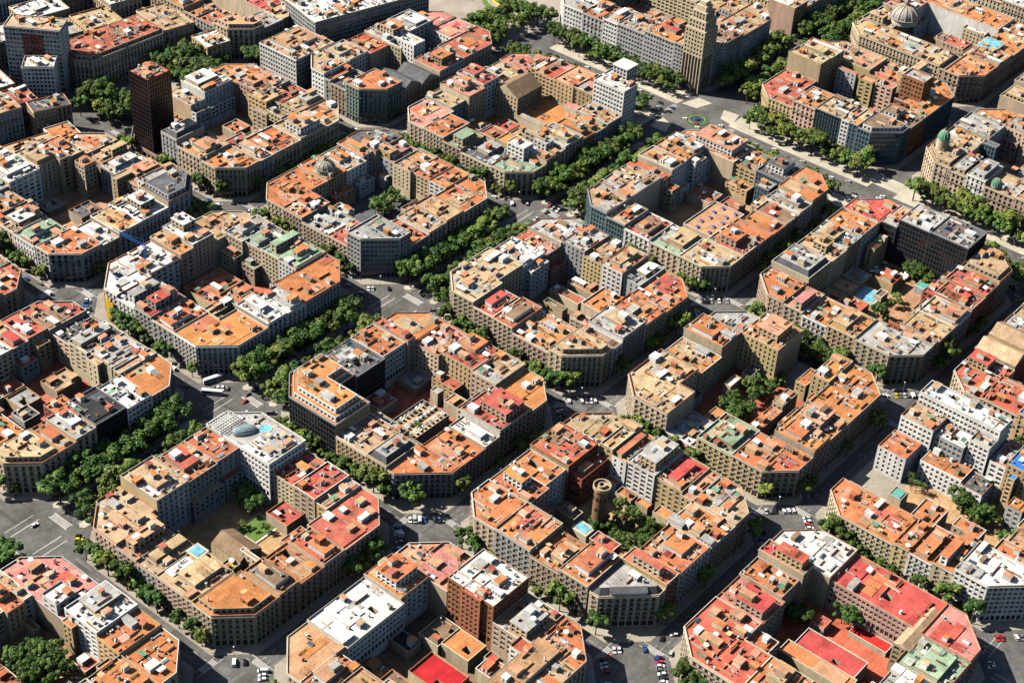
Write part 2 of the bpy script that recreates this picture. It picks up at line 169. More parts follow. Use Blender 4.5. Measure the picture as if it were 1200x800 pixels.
{'k':(1,-2),'n':'villa block','r':(10,-256.7,123.3,-143.3),'D':26.5,'ch':(16,14,14,14),'c':[(24.0,'W','w','g'),(20.0,'O','b',''),(0.0,'T','b',''),(18.0,'O','b','')],'W':[-222.4,(-210.7,19.0,'O','b',''),(-197.6,19.0,'O','b',''),(-188.6,18.0,'O','y','')],'S':[36.5,(63.6,20.0,'O','b','')],'E':[-232.7,(-219,24,'T','b',''),(-206,26,'U','y',''),(-196,22,'P','w',''),(-169.8,0,'-','-','')],'N':[34,(46,9,'T','b','n'),(62,0,'-','-',''),(99.3,0,'-','-','')],'X':[(74.0,-160.1,92.2,-142.9,17.0,0.0,'O','w','villa'),(93.0,-164.0,109.0,-144.0,27.0,0.0,'T','w','tower_slab'),(109.6,-194.0,123.3,-145.0,34.0,0.0,'W','w','tower_slab'),(95.0,-182.0,109.0,-164.6,24.0,0.0,'W','g','tower_slab'),(98.5,-194.5,109.0,-182.6,29.0,0.0,'g','w','tower_slab'),(82.4,-189.7,97.8,-164.8,14.0,0.0,'O','w','villa'),(80.9,-203.0,96.0,-190.3,13.0,0.0,'G','w','villa'),(51.5,-171.4,60.0,-164.0,9.0,0.0,'J','b','court_roof'),(38.6,-196.0,57.2,-182.4,14.0,0.0,'O','b','rear_wing'),(49.5,-217.6,58.0,-202.1,13.0,0.0,'O','b','rear_wing'),(81.2,-225.9,89.7,-216.8,15.0,0.0,'O','g','villa')],'w':1},
{'k':(-2,0),'n':'white-vault block','r':(-390,10,-276.7,123.3),'D':26.5,'ch':(14,14,14,14),'c':[(20.0,'O','b',''),(20.0,'O','b','p'),(17.0,'P','g',''),(20.0,'O','b','')],'W':[34,(60,20,'O','b',''),(99.3,20,'O','b','')],'S':[-366,(-340,20,'O','b',''),(-300.7,20,'O','b','')],'E':[36.5,(52.4,22.0,'O','y',''),(75.6,24.0,'W','w','')],'N':[-324.0,(-318.9,18.0,'r','b',''),(-309.0,18.0,'r','b',''),(-303.2,18.0,'T','b','')],'X':[(-292.4,58.4,-284.3,70.7,22.0,0.0,'O','b','rear_wing'),(-304.8,66.4,-296.2,73.9,19.0,0.0,'O','y','rear_wing'),(-302.4,79.9,-290.4,91.0,23.0,0.0,'W','w','rear_wing'),(-311.6,87.3,-308.0,98.4,8.0,0.0,'O','b','court_shed'),(-309.9,52.3,-301.6,61.4,5.0,0.0,'r','b','court_terrace'),(-308.6,38.3,-298.8,45.5,12.0,0.0,'O','b','court_shed'),(-317.3,99.1,-314.5,104.0,15.0,0.0,'K','k','rear_wing')],'w':1},
{'k':(-1,1),'n':'black-panel block','r':(-256.7,167,-143.3,280.3),'D':26.5,'ch':(14,14,14,14),'c':[(20.0,'T','b','a'),(21.0,'O','b','n'),(20.0,'r','b',''),(20.0,'O','b','')],'W':[191,(215,20,'O','b',''),(256.3,20,'R','b','')],'S':[-230.2,(-220.9,20.0,'O','b',''),(-207.5,21.0,'g','b','p'),(-186.8,24.0,'K','k','n'),(-169.8,22.0,'W','w','g')],'E':[193.5,(199.3,21.0,'T','b',''),(221.4,21.0,'g','b',''),(253.8,20.0,'G','b','')],'N':[-207.2,(-195.2,22.0,'W','b',''),(-183.7,21.0,'R','b',''),(-169.8,20.0,'R','b','')],'X':[(-215.8,179.9,-203.3,200.1,24.0,0.0,'O','r','rear_wing'),(-192.1,221.4,-174.8,236.0,6.0,0.0,'T','b','court_terrace'),(-221.8,211.0,-211.3,222.1,9.0,0.0,'G','g','court_shed'),(-232.3,207.9,-226.5,217.5,12.0,0.0,'O','b','court_shed'),(-171.9,209.7,-159.4,219.1,20.0,0.0,'T','b','rear_wing'),(-169.1,201.0,-158.3,205.0,22.0,0.0,'g','b','rear_wing')],'w':1},
{'k':(-1,2),'n':'red-corner block','r':(-256.7,300,-143.3,413),'D':26.5,'ch':(14,14,14,14),'c':[(20.0,'R','b',''),(20.0,'R','b',''),(20.0,'O','b',''),(20.0,'O','b','')],'W':[324,(389,20,'O','b','')],'S':[-232,(-200,20,'O','b',''),(-167,20,'r','b','')],'E':[324,(350,20,'T','b',''),(389,20,'O','b','')],'N':[-232,(-200,20,'O','b',''),(-167,20,'r','b','')],'X':[],'w':0},
{'k':(2,-2),'n':'brick-gable block','r':(143.3,-256.7,282,-143.3),'D':26.5,'ch':(14,14,14,14),'c':[(20.0,'O','b',''),(20.0,'R','b',''),(24.0,'g','b',''),(21.0,'R','b','')],'W':[-232,(-210,22,'O','y',''),(-190,24,'U','y',''),(-167.3,22,'R','b','')],'S':[167,(200,20,'O','b',''),(258,20,'O','b','')],'E':[-232.7,(-200,20,'T','b',''),(-167.3,21,'O','b','')],'N':[167.3,(182,20,'R','b',''),(215,24,'T','r','v'),(258,22,'g','b','')],'X':[(156.5,-169.1,175.5,-149.1,15.0,0.0,'R','b','rear_wing')],'w':0},
{'k':(3,0),'n':'glass-office block','r':(350,10,455,123.3),'D':26.5,'ch':(16,14,14,14),'c':[(26.0,'B','l','a'),(24.0,'O','l',''),(26.0,'T','b',''),(20.0,'r','y','v')],'W':[36.5,(43.4,27.0,'T','l','g'),(49.6,27.0,'T','w','g'),(70.7,27.0,'T','k','g'),(89.5,25.0,'O','b','')],'S':[376.5,(399.2,25.0,'B','r','')],'E':[36.5,(48.4,30.0,'T','b',''),(72.9,24.0,'O','b','')],'N':[395.3,(423.3,33.0,'T','y',''),(428.5,33.0,'W','t','')],'X':[(413.8,75.9,417.4,91.6,27.0,0.0,'O','g','rear_wing'),(415.0,62.3,422.7,73.8,24.0,0.0,'o','y','rear_wing'),(416.9,47.0,423.4,61.5,25.0,0.0,'P','p','rear_wing'),(415.2,23.5,428.6,40.8,40.0,0.0,'g','r','brick_slab'),(400.8,27.0,402.3,37.1,28.0,0.0,'O','r','rear_wing')],'w':0},
{'k':(3,1),'n':'bank-tower block','r':(350,167,455,310),'D':26,'ch':(14,14,14,14),'c':[(33.0,'T','g','g'),(28.0,'T','g','g'),(24.0,'T','b',''),(26.0,'g','w','g')],'W':[193,(220.2,32.0,'O','g','gp'),(244.8,29.0,'g','g','g'),(258.4,28.0,'g','w','gp'),(277.9,26.0,'O','g','')],'S':[376,(380.5,31.0,'O','g','gp'),(402.6,30.0,'B','g','g')],'E':[193,(209.0,25.0,'T','b',''),(228.4,24.0,'O','b','')],'N':[376,(401.7,24.0,'T','b','')],'X':[(363.4,203.3,368.7,222.3,30.0,27.0,'O','b','rooftop_room'),(362.5,229.5,368.3,244.6,29.0,26.0,'W','w','rooftop_room')],'w':0},
{'k':(3,-1),'n':'corner-cupola block','r':(350,-123.3,455,-10),'D':26.5,'ch':(14,14,14,14),'c':[(22.0,'O','b',''),(22.0,'O','b',''),(22.0,'O','b',''),(24.0,'T','b','a')],'W':[-96,(-84,22,'O','b',''),(-62,22,'T','b',''),(-34,25,'g','b','a')],'S':[374,(420,22,'O','b',''),(440,20,'T','b','')],'E':[-99,(-50,22,'O','b',''),(-34,22,'g','b','')],'N':[376.5,(403.5,23.0,'T','b',''),(428.5,24.0,'g','g','')],'X':[(394.5,-47.0,399.6,-36.4,26.0,0.0,'G','l','rear_wing')],'w':0},
{'k':(4,0),'n':'turquoise-terrace block','r':(475,10,588,123.3),'D':26.5,'ch':(14,14,14,14),'c':[(22.0,'O','b',''),(22.0,'O','b',''),(24.0,'O','b',''),(24.0,'T','b','')],'W':[36.5,(40.7,22.0,'G','b','p')],'S':[509.6,(533.0,22.0,'T','b','')],'E':[36.5],'N':[501.5,(535.3,22.0,'T','b',''),(561.5,24.0,'P','b','')],'X':[(513.0,15.7,527.5,33.5,24.0,0.0,'o','r','rear_wing'),(527.6,47.2,542.5,65.4,16.0,0.0,'R','b','rear_wing'),(492.5,61.5,511.3,80.0,14.0,0.0,'R','b','rear_wing'),(525.5,22.6,543.1,36.3,25.0,24.0,'U','b','roof_pool'),(555.0,43.7,574.4,62.6,18.0,0.0,'W','b','rear_wing')],'w':0},
{'k':(2,2),'n':'green-corner block','r':(143.3,300,284,374),'D':26.5,'ch':(14,14,14,14),'c':[(27.0,'O','N',''),(20.0,'r','b','n'),(20.0,'P','b','n'),(26.0,'T','w','g')],'W':[326.5,(341.5,22.0,'G','b',''),(347.5,22.0,'r','b','p')],'S':[172.9,(212.2,18.0,'G','b','v'),(239.1,20.0,'r','b','')],'E':[324,(350,20,'P','b','n')],'N':[167.3,(190,24,'T','w',''),(212,24,'R','b',''),(236,26,'T','w','p'),(260,25,'W','g','')],'X':[(209.8,335.4,211.2,354.6,25.0,0.0,'O','b','rear_wing'),(218.7,331.1,230.9,356.7,26.0,0.0,'W','w','rear_wing')],'w':0},
{'k':(2,3),'n':'attic-window block','r':(143.3,433,206,546),'D':20,'ch':(14,14,14,14),'c':[(24.0,'o','b','a'),(22.0,'T','b',''),(22.0,'R','b',''),(24.0,'O','b','')],'W':[462.3,(480.5,22.0,'O','b',''),(494.0,22.0,'O','b','')],'S':[167.2,(186.0,22.0,'g','b','')],'E':[453],'N':[186],'X':[],'w':0}]
TZ=[((1,0),61.5,73.6,64.6,80.3,2,'g'),((0,-1),-72.3,-89.3,-48.4,-60.5,26,'g'),((-1,0),-187.8,75.3,-172.6,88.2,6,'g'),((-1,0),-192.8,55.9,-185.0,73.9,3,'b'),((1,-1),54.2,-67.5,104.3,-55.0,16,'g'),((1,-1),130.4,-77.1,136.7,-45.4,16,'g'),((1,-1),61.9,-70.3,62.5,-53.3,5,'g'),((2,-1),245.4,-78.7,254.9,-65.1,9,'g'),((2,-1),196.4,-80.6,200.5,-72.8,3,'g'),((2,-1),213.8,-76.9,224.6,-72.9,3,'g'),((1,1),66.0,217.6,90.7,235.3,13,'g'),((-2,0),-333.6,56.9,-312.5,83.3,26,'g'),((1,-2),72.7,-174.0,76.1,-163.6,4,'p'),((1,-2),72.5,-200.3,79.0,-193.4,4,'g'),((1,-2),70.8,-214.8,77.3,-204.6,5,'g'),((1,-2),67.2,-233.7,71.2,-220.0,7,'g'),((0,-2),-39.7,-196.1,-33.1,-189.0,3,'g'),((0,-2),-57.3,-176.7,-45.9,-172.6,4,'g'),((-1,-1),-167.6,-80.2,-162.6,-77.4,2,'g'),((0,0),-80.0,54.5,-76.0,58.8,1,'p'),((1,3),30.1,428.4,36.4,464.1,9,'L'),((1,3),99.5,437.6,113.7,465.2,9,'L'),((2,3),150.0,412.9,161.6,437.8,6,'L'),((3,1),348.0,311.7,354.1,327.4,4,'L')]
# ------------------------------------------------------------------ shared roof furniture
def mk(f, mats, name):
    b = MB(); f(b); return b.mesh(name, mats)
LIB = {}
def lib(kind, f, mats): LIB.setdefault(kind, []).append(mk(f, mats, kind))
def _stair(w, d, h, slope):
    def f(b):
        z = h
        b.face([(-w/2, -d/2, 0), (w/2, -d/2, 0), (w/2, -d/2, z), (-w/2, -d/2, z)]); b.face([(w/2, d/2, 0), (-w/2, d/2, 0), (-w/2, d/2, z + slope), (w/2, d/2, z + slope)])
        b.face([(w/2, -d/2, 0), (w/2, d/2, 0), (w/2, d/2, z + slope), (w/2, -d/2, z)]); b.face([(-w/2, d/2, 0), (-w/2, -d/2, 0), (-w/2, -d/2, z), (-w/2, d/2, z + slope)])
        k = .15
        b.face([(-w/2 - k, -d/2 - k, z + .02), (w/2 + k, -d/2 - k, z + .02), (w/2 + k, d/2 + k, z + slope + .05), (-w/2 - k, d/2 + k, z + slope + .05)], 1)
        b.face([(-.45, -d/2 - .02, .05), (.45, -d/2 - .02, .05), (.45, -d/2 - .02, 2.0), (-.45, -d/2 - .02, 2.0)], 2)
    return f
for w, d, h, s, wm, rm in [(3, 4, 2.5, .5, M_WHITE, RM['O']), (3.5, 5, 2.6, .2, M_CREAM, RM['O']), (2.6, 3.4, 2.4, .7, WM['t'], RM['r']), (4, 4.5, 2.7, 0.05, M_WHITE, RM['W']), (3, 5.5, 2.5, .3, WM['p'], RM['o']), (4.2, 3.2, 2.9, .05, M_BRICK, RM['O']), (3.2, 3.8, 2.6, .5, WM['b'], RM['g']), (3.6, 6, 2.4, .1, WM['y'], RM['o']), (3, 4, 2.6, .1, M_WHITE, RM['T']), (2.8, 4.4, 2.5, .3, M_WHITE, RM['o'])]:
    lib('stair_hut', _stair(w, d, h, s), [wm, rm, M_DARK])
for l, h, m in [(1.2, 1.5, M_BRICK), (2.2, 1.7, M_CREAM), (.8, 2.0, M_WHITE), (1.8, 1.3, WM['r'])]:
    def _ch(b, l=l, h=h):
        b.box(-.3, -l/2, 0, .3, l/2, h); b.box(-.38, -l/2 - .08, h + .003, .38, l/2 + .08, h + .15)
        for i in range(max(1, int(l / .5))): b.box(-.13, -l/2 + .12 + i * .5, h + .153, .13, -l/2 + .38 + i * .5, h + .5, 1)
    lib('chimney', _ch, [m, M_BRICK])
for w, d, h, wm, rm in [(3, 6, 2.4, M_WHITE, RM['W']), (4, 7, 2.6, M_WHITE, RM['g']), (3, 8, 2.3, WM['b'], RM['W']), (5, 5, 2.7, M_CREAM, RM['o']), (2.5, 6, 2.2, WM['t'], RM['B']), (4, 5, 2.4, M_WHITE, RM['W'])]:
    def _sh(b, w=w, d=d, h=h):
        b.box(-w/2, -d/2, 0, w/2, d/2, h, 0); b.box(-w/2 - .2, -d/2 - .2, h + .003, w/2 + .2, d/2 + .2, h + .18, 1)
        for i in range(3): b.face([(-w/2 - .01, -d/2 + d * (i + .25) / 3, .9), (-w/2 - .01, -d/2 + d * (i + .25) / 3, 2), (-w/2 - .01, -d/2 + d * (i + .75) / 3, 2), (-w/2 - .01, -d/2 + d * (i + .75) / 3, .9)], 2)
    lib('roof_shed', _sh, [wm, rm, M_GLASS])
def _sky(b):
    b.box(-1.1, -1.8, 0, 1.1, 1.8, .45, 0)
    b.face([(-1.1, -1.8, .453), (0, -1.8, 1.0), (0, 1.8, 1.0), (-1.1, 1.8, .453)][::-1], 1); b.face([(1.1, -1.8, .453), (1.1, 1.8, .453), (0, 1.8, 1.0), (0, -1.8, 1.0)], 1)
    b.face([(-1.1, -1.8, .453), (1.1, -1.8, .453), (0, -1.8, 1.0)], 0); b.face([(1.1, 1.8, .453), (-1.1, 1.8, .453), (0, 1.8, 1.0)], 0)
lib('roof_light', _sky, [M_WHITE, M_SKYL]); lib('roof_light', _sky, [M_METAL, M_GLASS2])
for m in (M_WHITE, M_METAL):
    def _ac(b):
        b.box(-.9, -.5, .25, .9, .5, 1.25, 0); b.box(-.8, -.4, 0, -.6, .4, .247, 1); b.box(.6, -.4, 0, .8, .4, .247, 1); b.lathe(0, 0, [(.4, 1.253), (.4, 1.32), (.0, 1.32)], 10, 1)
    lib('air_conditioner', _ac, [m, M_DARK])
def _tank(b):
    b.box(-.8, -.8, 0, .8, .8, .5, 1); b.lathe(0, 0, [(.75, .503), (.75, 2.0), (.5, 2.2), (0, 2.25)], 12, 0)
lib('water_tank', _tank, [M_METAL, M_CREAM]); lib('water_tank', _tank, [M_WHITE, M_WHITE])
def _sol(b):
    for i in range(3):
        y = -2 + i * 2; b.face([(-2, y, .2), (2, y, .2), (2, y + 1.3, 1.0), (-2, y + 1.3, 1.0)], 0); b.face([(-2, y + 1.3, .97), (2, y + 1.3, .97), (2, y, .17), (-2, y, .17)], 1); b.box(-1.8, y + 1.1, 0, -1.7, y + 1.2, .85, 1); b.box(1.7, y + 1.1, 0, 1.8, y + 1.2, .85, 1)
lib('solar_panel', _sol, [M_SOLAR, M_METAL])
for m, n in ((M_CANVAS, 4), (M_AWN, 4), (WM['y'], 3)):
    def _aw(b, n=n):
        b.face([(-n/2, -1.3, 2.1), (n/2, -1.3, 2.1), (n/2, 1.3, 2.6), (-n/2, 1.3, 2.6)], 0); b.face([(-n/2, 1.3, 2.56), (n/2, 1.3, 2.56), (n/2, -1.3, 2.06), (-n/2, -1.3, 2.06)], 0)
        for x in (-n/2 + .1, n/2 - .1):
            for y, z in ((-1.2, 2.06), (1.2, 2.5)): b.box(x - .05, y - .05, 0, x + .05, y + .05, z, 1)
    lib('terrace_awning', _aw, [m, M_METAL])
def _par(b):
    b.lathe(0, 0, [(1.5, 2.1), (0, 2.7)], 8, 0); b.lathe(0, 0, [(0, 2.66), (1.5, 2.06)], 8, 0); b.box(-.04, -.04, 0, .04, .04, 2.6, 1)
lib('parasol', _par, [M_CANVAS, M_METAL])
def _plants(b):
    r = random.Random(5)
    for i in range(5):
        x = -2 + i; b.box(x - .3, -.3, 0, x + .3, .3, .4, 1)
        for k in range(26):
            a = r.uniform(0, 6.28); q = r.uniform(0, .5); z = .45 + r.uniform(0, .9); s = .16
            px, py = x + q * cos(a), q * sin(a); u = r.uniform(0, 3.14)
            b.face([(px - s * cos(u), py - s * sin(u), z - s * .4), (px + s * sin(u), py - s * cos(u), z - s * .2), (px + s * cos(u), py + s * sin(u), z + s * .5), (px - s * sin(u), py + s * cos(u), z + s * .3)], 0)
lib('terrace_plants', _plants, [LEAF[1], M_BRICK])
def _ant(b):
    b.box(-.04, -.04, 0, .04, .04, 4.5); b.bar((-.7, 0, 4.2), (.7, 0, 4.2), .05)
    for k in range(6): b.bar((-.6 + k * .24, -.35, 4.24), (-.6 + k * .24, .35, 4.24), .03)
lib('aerial', _ant, [M_METAL])
for m in (M_WHITE, M_WHITE, M_CREAM, WM['t'], RM['o']):
    lib('terrace_wall', lambda b: (b.box(-.5, -.11, 0, .5, .11, 1.15, 0), b.box(-.5, -.15, 1.153, .5, .15, 1.22, 1)), [m, RM['O']])
def _laundry(b):
    for x in (-2.2, 2.2): b.box(x - .05, -.05, 0, x + .05, .05, 2, 0)
    for y in (-.3, 0, .3): b.bar((-2.2, y, 1.9), (2.2, y, 1.9), .03, 0)
    r = random.Random(3); x = -2
    while x < 1.6:
        w = r.uniform(.4, 1.1); y = r.choice((-.3, 0, .3)); z = r.uniform(.6, 1.2); m = r.randrange(1, 4)
        b.box(x, y - .02, z, x + w, y + .02, 1.88, m); x += w + .15
lib('laundry_line', _laundry, [M_METAL, M_CANVAS, RM['U'], RM['P']])
def _dish(b):
    b.box(-.04, -.04, 0, .04, .04, 1.0, 1)
    for k in range(12):
        a0, a1 = 2 * pi * k / 12, 2 * pi * (k + 1) / 12; b.face([(0, .15, 1.1), (.55 * cos(a0), -.1, 1.1 + .55 * sin(a0)), (.55 * cos(a1), -.1, 1.1 + .55 * sin(a1))], 0); b.face([(0, .17, 1.1), (.55 * cos(a1), -.08, 1.1 + .55 * sin(a1)), (.55 * cos(a0), -.08, 1.1 + .55 * sin(a0))], 0)
lib('satellite_dish', _dish, [M_WHITE, M_METAL])
def _duct(b):
    b.box(-3, -.3, .3, 3, .3, .85, 0); b.box(2.4, -.3, .853, 3, .3, 1.7, 0); b.box(-3, .303, .3, -2.4, 1.8, .85, 0)
    for x in (-2, 0, 2): b.box(x - .05, -.25, 0, x + .05, .25, .297, 0)
lib('air_duct', _duct, [M_METAL])
def _perg(b):
    for x in (-2, 2):
        for y in (-1.5, 1.5): b.box(x - .08, y - .08, 0, x + .08, y + .08, 2.3, 0)
    for y in (-1.5, 1.5): b.box(-2.3, y - .07, 2.3, 2.3, y + .07, 2.45, 0)
    for k in range(9): b.box(-2.1 + k * .525 - .05, -1.8, 2.453, -2.1 + k * .525 + .05, 1.8, 2.56, 0)
lib('pergola', _perg, [M_BRICK]); lib('pergola', _perg, [M_WHITE])
def _vents(b):
    for k, (x, y) in enumerate(((-.6, 0), (0, .3), (.5, -.2), (1.0, .2))): b.lathe(x, y, [(.09, 0), (.09, .9 + .2 * (k % 3)), (.17, .95 + .2 * (k % 3)), (.17, 1.1 + .2 * (k % 3)), (0, 1.15 + .2 * (k % 3))], 8, 0)
lib('vent_pipe', _vents, [M_METAL])
# windows: unit opening 1 x 1, face towards -Y
def _win(blind, mul=1):
    def f(b):
        b.box(-.5, -.02, 0, -.44, .06, 1, 1); b.box(.44, -.02, 0, .5, .06, 1, 1); b.box(-.44, -.02, .96, .44, .06, 1, 1); b.box(-.44, -.02, 0, .44, .06, .03, 1)
        b.box(-.025, -.01, .03, .025, .05, .96, 1)
        t = .96 - blind
        if t > .05: b.face([(-.44, .02, .03), (.44, .02, .03), (.44, .02, t), (-.44, .02, t)], 0)
        if blind > 0: b.face([(-.44, .01, t), (.44, .01, t), (.44, .01, .96), (-.44, .01, .96)], 2)
    return f
WIN = [mk(_win(q), [g, M_FRAME, M_BLIND], 'window') for q, g in ((0, M_GLASS), (0, M_GLASS), (.3, M_GLASS), (.5, M_GLASS), (0, M_GLASS2), (0, M_GLASS))]
def _wshut(b):
    _win(.0)(b)
    for s in (-1, 1):
        b.box(s * .44 - (.18 if s > 0 else 0), -.10, .02, s * .44 + (.18 if s < 0 else 0), -.03, .97, 3)
WIN_SHUT = [mk(_wshut, [M_GLASS, M_FRAME, M_BLIND, m], 'window') for m in (mat('green_shutter', (.05, .12, .08)), mat('brown_shutter', (.14, .07, .035)), mat('white_shutter', (.55, .54, .50)))]
WIN_DARK = mk(_win(0), [M_GLASS, M_IRON, M_IRON], 'window'); WIN_BLUE = mk(_win(0), [M_BAND, M_METAL, M_IRON], 'window')
BALC = {}
def balcony(w):
    w = round(w * 2) / 2
    if w not in BALC:
        b = MB(); d = .6
        b.box(-w/2, -d, -.11, w/2, 0, 0, 0)
        for z in (.5, 1.0): b.box(-w/2, -d, z - .035, w/2, -d + .05, z + .035, 1)
        n = max(2, int(w / .6))
        for i in range(n + 1):
            x = -w/2 + .03 + (w - .06) * i / n; b.box(x - .025, -d, .003, x + .025, -d + .05, .46, 1); b.box(x - .025, -d, .54, x + .025, -d + .05, .96, 1)
        for x in (-w/2, w/2 - .05): b.box(x, -d + .053, .96, x + .05, -.003, 1.03, 1)
        BALC[w] = b.mesh('balcony', [M_STONE, M_IRON])
    return BALC[w]

# ------------------------------------------------------------------ buildings
STY = dict(street=(3.2, 1.6, 2.65, 4.9, 3.35), court=(3.3, 2.1, 1.85, .6, 3.2), grid=(2.5, 1.75, 1.8, 4.5, 3.3), glass=(2.1, 1.85, 2.75, 4.2, 3.35))
for _k, _q in enumerate(((2.9, 1.35, 2.7), (3.2, 1.7, 2.65), (3.7, 1.6, 2.75), (3.4, 1.9, 2.5), (2.7, 1.25, 2.5))): STY['street' + 'abcde'[_k]] = (*_q, 4.9, 3.35)
for _k, _q in enumerate(((3.3, 2.1, 1.85), (2.8, 1.5, 2.0), (3.9, 2.8, 1.9), (3.0, 1.2, 2.2))): STY['court' + 'abcd'[_k]] = (*_q, .6, 3.2)
def inset(poly, d):
    n = len(poly); out = []
    for i in range(n):
        a, b, c = poly[i - 1], poly[i], poly[(i + 1) % n]
        d1 = (b[0] - a[0], b[1] - a[1]); d2 = (c[0] - b[0], c[1] - b[1])
        l1, l2 = math.hypot(*d1), math.hypot(*d2); d1 = (d1[0] / l1, d1[1] / l1); d2 = (d2[0] / l2, d2[1] / l2)
        n1, n2 = (-d1[1], d1[0]), (-d2[1], d2[0])
        k = 1 + n1[0] * n2[0] + n1[1] * n2[1]
        out.append((b[0] + d * (n1[0] + n2[0]) / k, b[1] + d * (n1[1] + n2[1]) / k))
    return out
def seen(p0, p1, nrm, o):
    mx, my = o[0] + (p0[0] + p1[0]) / 2, o[1] + (p0[1] + p1[1]) / 2
    return nrm[0] * (CAMP[0] - mx) + nrm[1] * (CAMP[1] - my) > 0
def facade(b, p0, p1, z0, z1, sty, wins, mi=0, gi=None, base=0.0, blind=.25):
    """wall from p0 to p1 (outside on the right hand) with recessed openings; openings are appended to wins"""
    L = math.hypot(p1[0] - p0[0], p1[1] - p0[1]); d = ((p1[0] - p0[0]) / L, (p1[1] - p0[1]) / L); nr = (d[1], -d[0])
    bay, ow, oh, gf, fl = STY[sty]
    def P(s, z, i=0.0): return (p0[0] + d[0] * s - nr[0] * i, p0[1] + d[1] * s - nr[1] * i, z)
    nb = int((L - .8) / bay)
    if nb < 1 or z1 - z0 < 3.2:
        b.face([P(0, z0), P(L, z0), P(L, z1), P(0, z1)], mi); return
    st = (L - 1.0) / nb; nf = max(1, round((z1 - z0 - gf) / fl)); fh = (z1 - z0 - gf - .5) / nf
    rows = []
    if gf > 3: rows.append((z0 + .25, z0 + gf - 1.1, min(ow * 1.6, st - .7), 0))
    for k in range(nf):
        zb = z0 + gf + k * fh + (.12 if sty[:6] == 'street' else .8 if sty[:5] == 'court' or sty == 'grid' else .2)
        rows.append((zb, min(zb + oh, z0 + gf + (k + 1) * fh - .25), ow, k + 1))
    zc = z0; dep = .42
    for zb, zt, w, k in rows:
        b.face([P(0, zc), P(L, zc), P(L, zb), P(0, zb)], mi)
        s = 0.0
        for i in range(nb):
            c = .5 + st * (i + .5); a, e = c - w / 2, c + w / 2
            b.face([P(s, zb), P(a, zb), P(a, zt), P(s, zt)], mi); s = e
            b.face([P(a, zb), P(a, zb, dep), P(a, zt, dep), P(a, zt)], mi); b.face([P(e, zb, dep), P(e, zb), P(e, zt), P(e, zt, dep)], mi)
            b.face([P(a, zb), P(e, zb), P(e, zb, dep), P(a, zb, dep)], mi); b.face([P(a, zt, dep), P(e, zt, dep), P(e, zt), P(a, zt)], mi)
            if gi is not None: b.face([P(a, zb, dep), P(e, zb, dep), P(e, zt, dep), P(a, zt, dep)], gi if R.random() >= blind else gi + 1)
            wins.append((P(c, zb, dep - .07), w, zt - zb, math.atan2(nr[1], nr[0]) + pi / 2, k, P(c, zb), i))
        b.face([P(s, zb), P(L, zb), P(L, zt), P(s, zt)], mi); zc = zt
    b.face([P(0, zc), P(L, zc), P(L, z1), P(0, z1)], mi)

REL = dict(O='OOOOOorMT', o='ooooOTP', R='RRRrO', r='rrrROB', T='TTToMgOW', W='WWWg', g='ggTW', G='GGg', B='BBrMT', P='PPoR', K='KG', N='NNgT', Y='YYT', Q='Q', Z='Z', J='J', U='U', L='L', M='MTO')
RW = dict(O='orange-roofed', o='pale-orange-roofed', R='red-roofed', r='dull-red-roofed', T='tan-roofed', W='white-roofed', g='grey-roofed', G='dark-grey-roofed', B='brown-roofed', P='pink-roofed', K='black-roofed', N='greenish-roofed', Y='ochre-roofed', Q='bright-red-roofed', Z='blue', L='grassy', J='teal-glass-roofed', U='blue-roofed', M='tan-roofed')
WW = dict(b='beige', w='white', y='ochre', r='brick', g='grey', p='pinkish', k='black', l='glass-fronted', t='tan', e='brown', N='green')
USED = {}
def uniq(label):
    k = label.lower(); USED[k] = USED.get(k, 0) + 1
    return label if USED[k] == 1 else None

def in_poly(p, poly):
    c = False; n = len(poly)
    for i in range(n):
        (x0, y0), (x1, y1) = poly[i - 1], poly[i]
        if (y0 > p[1]) != (y1 > p[1]) and p[0] < (x1 - x0) * (p[1] - y0) / (y1 - y0) + x0: c = not c
    return c

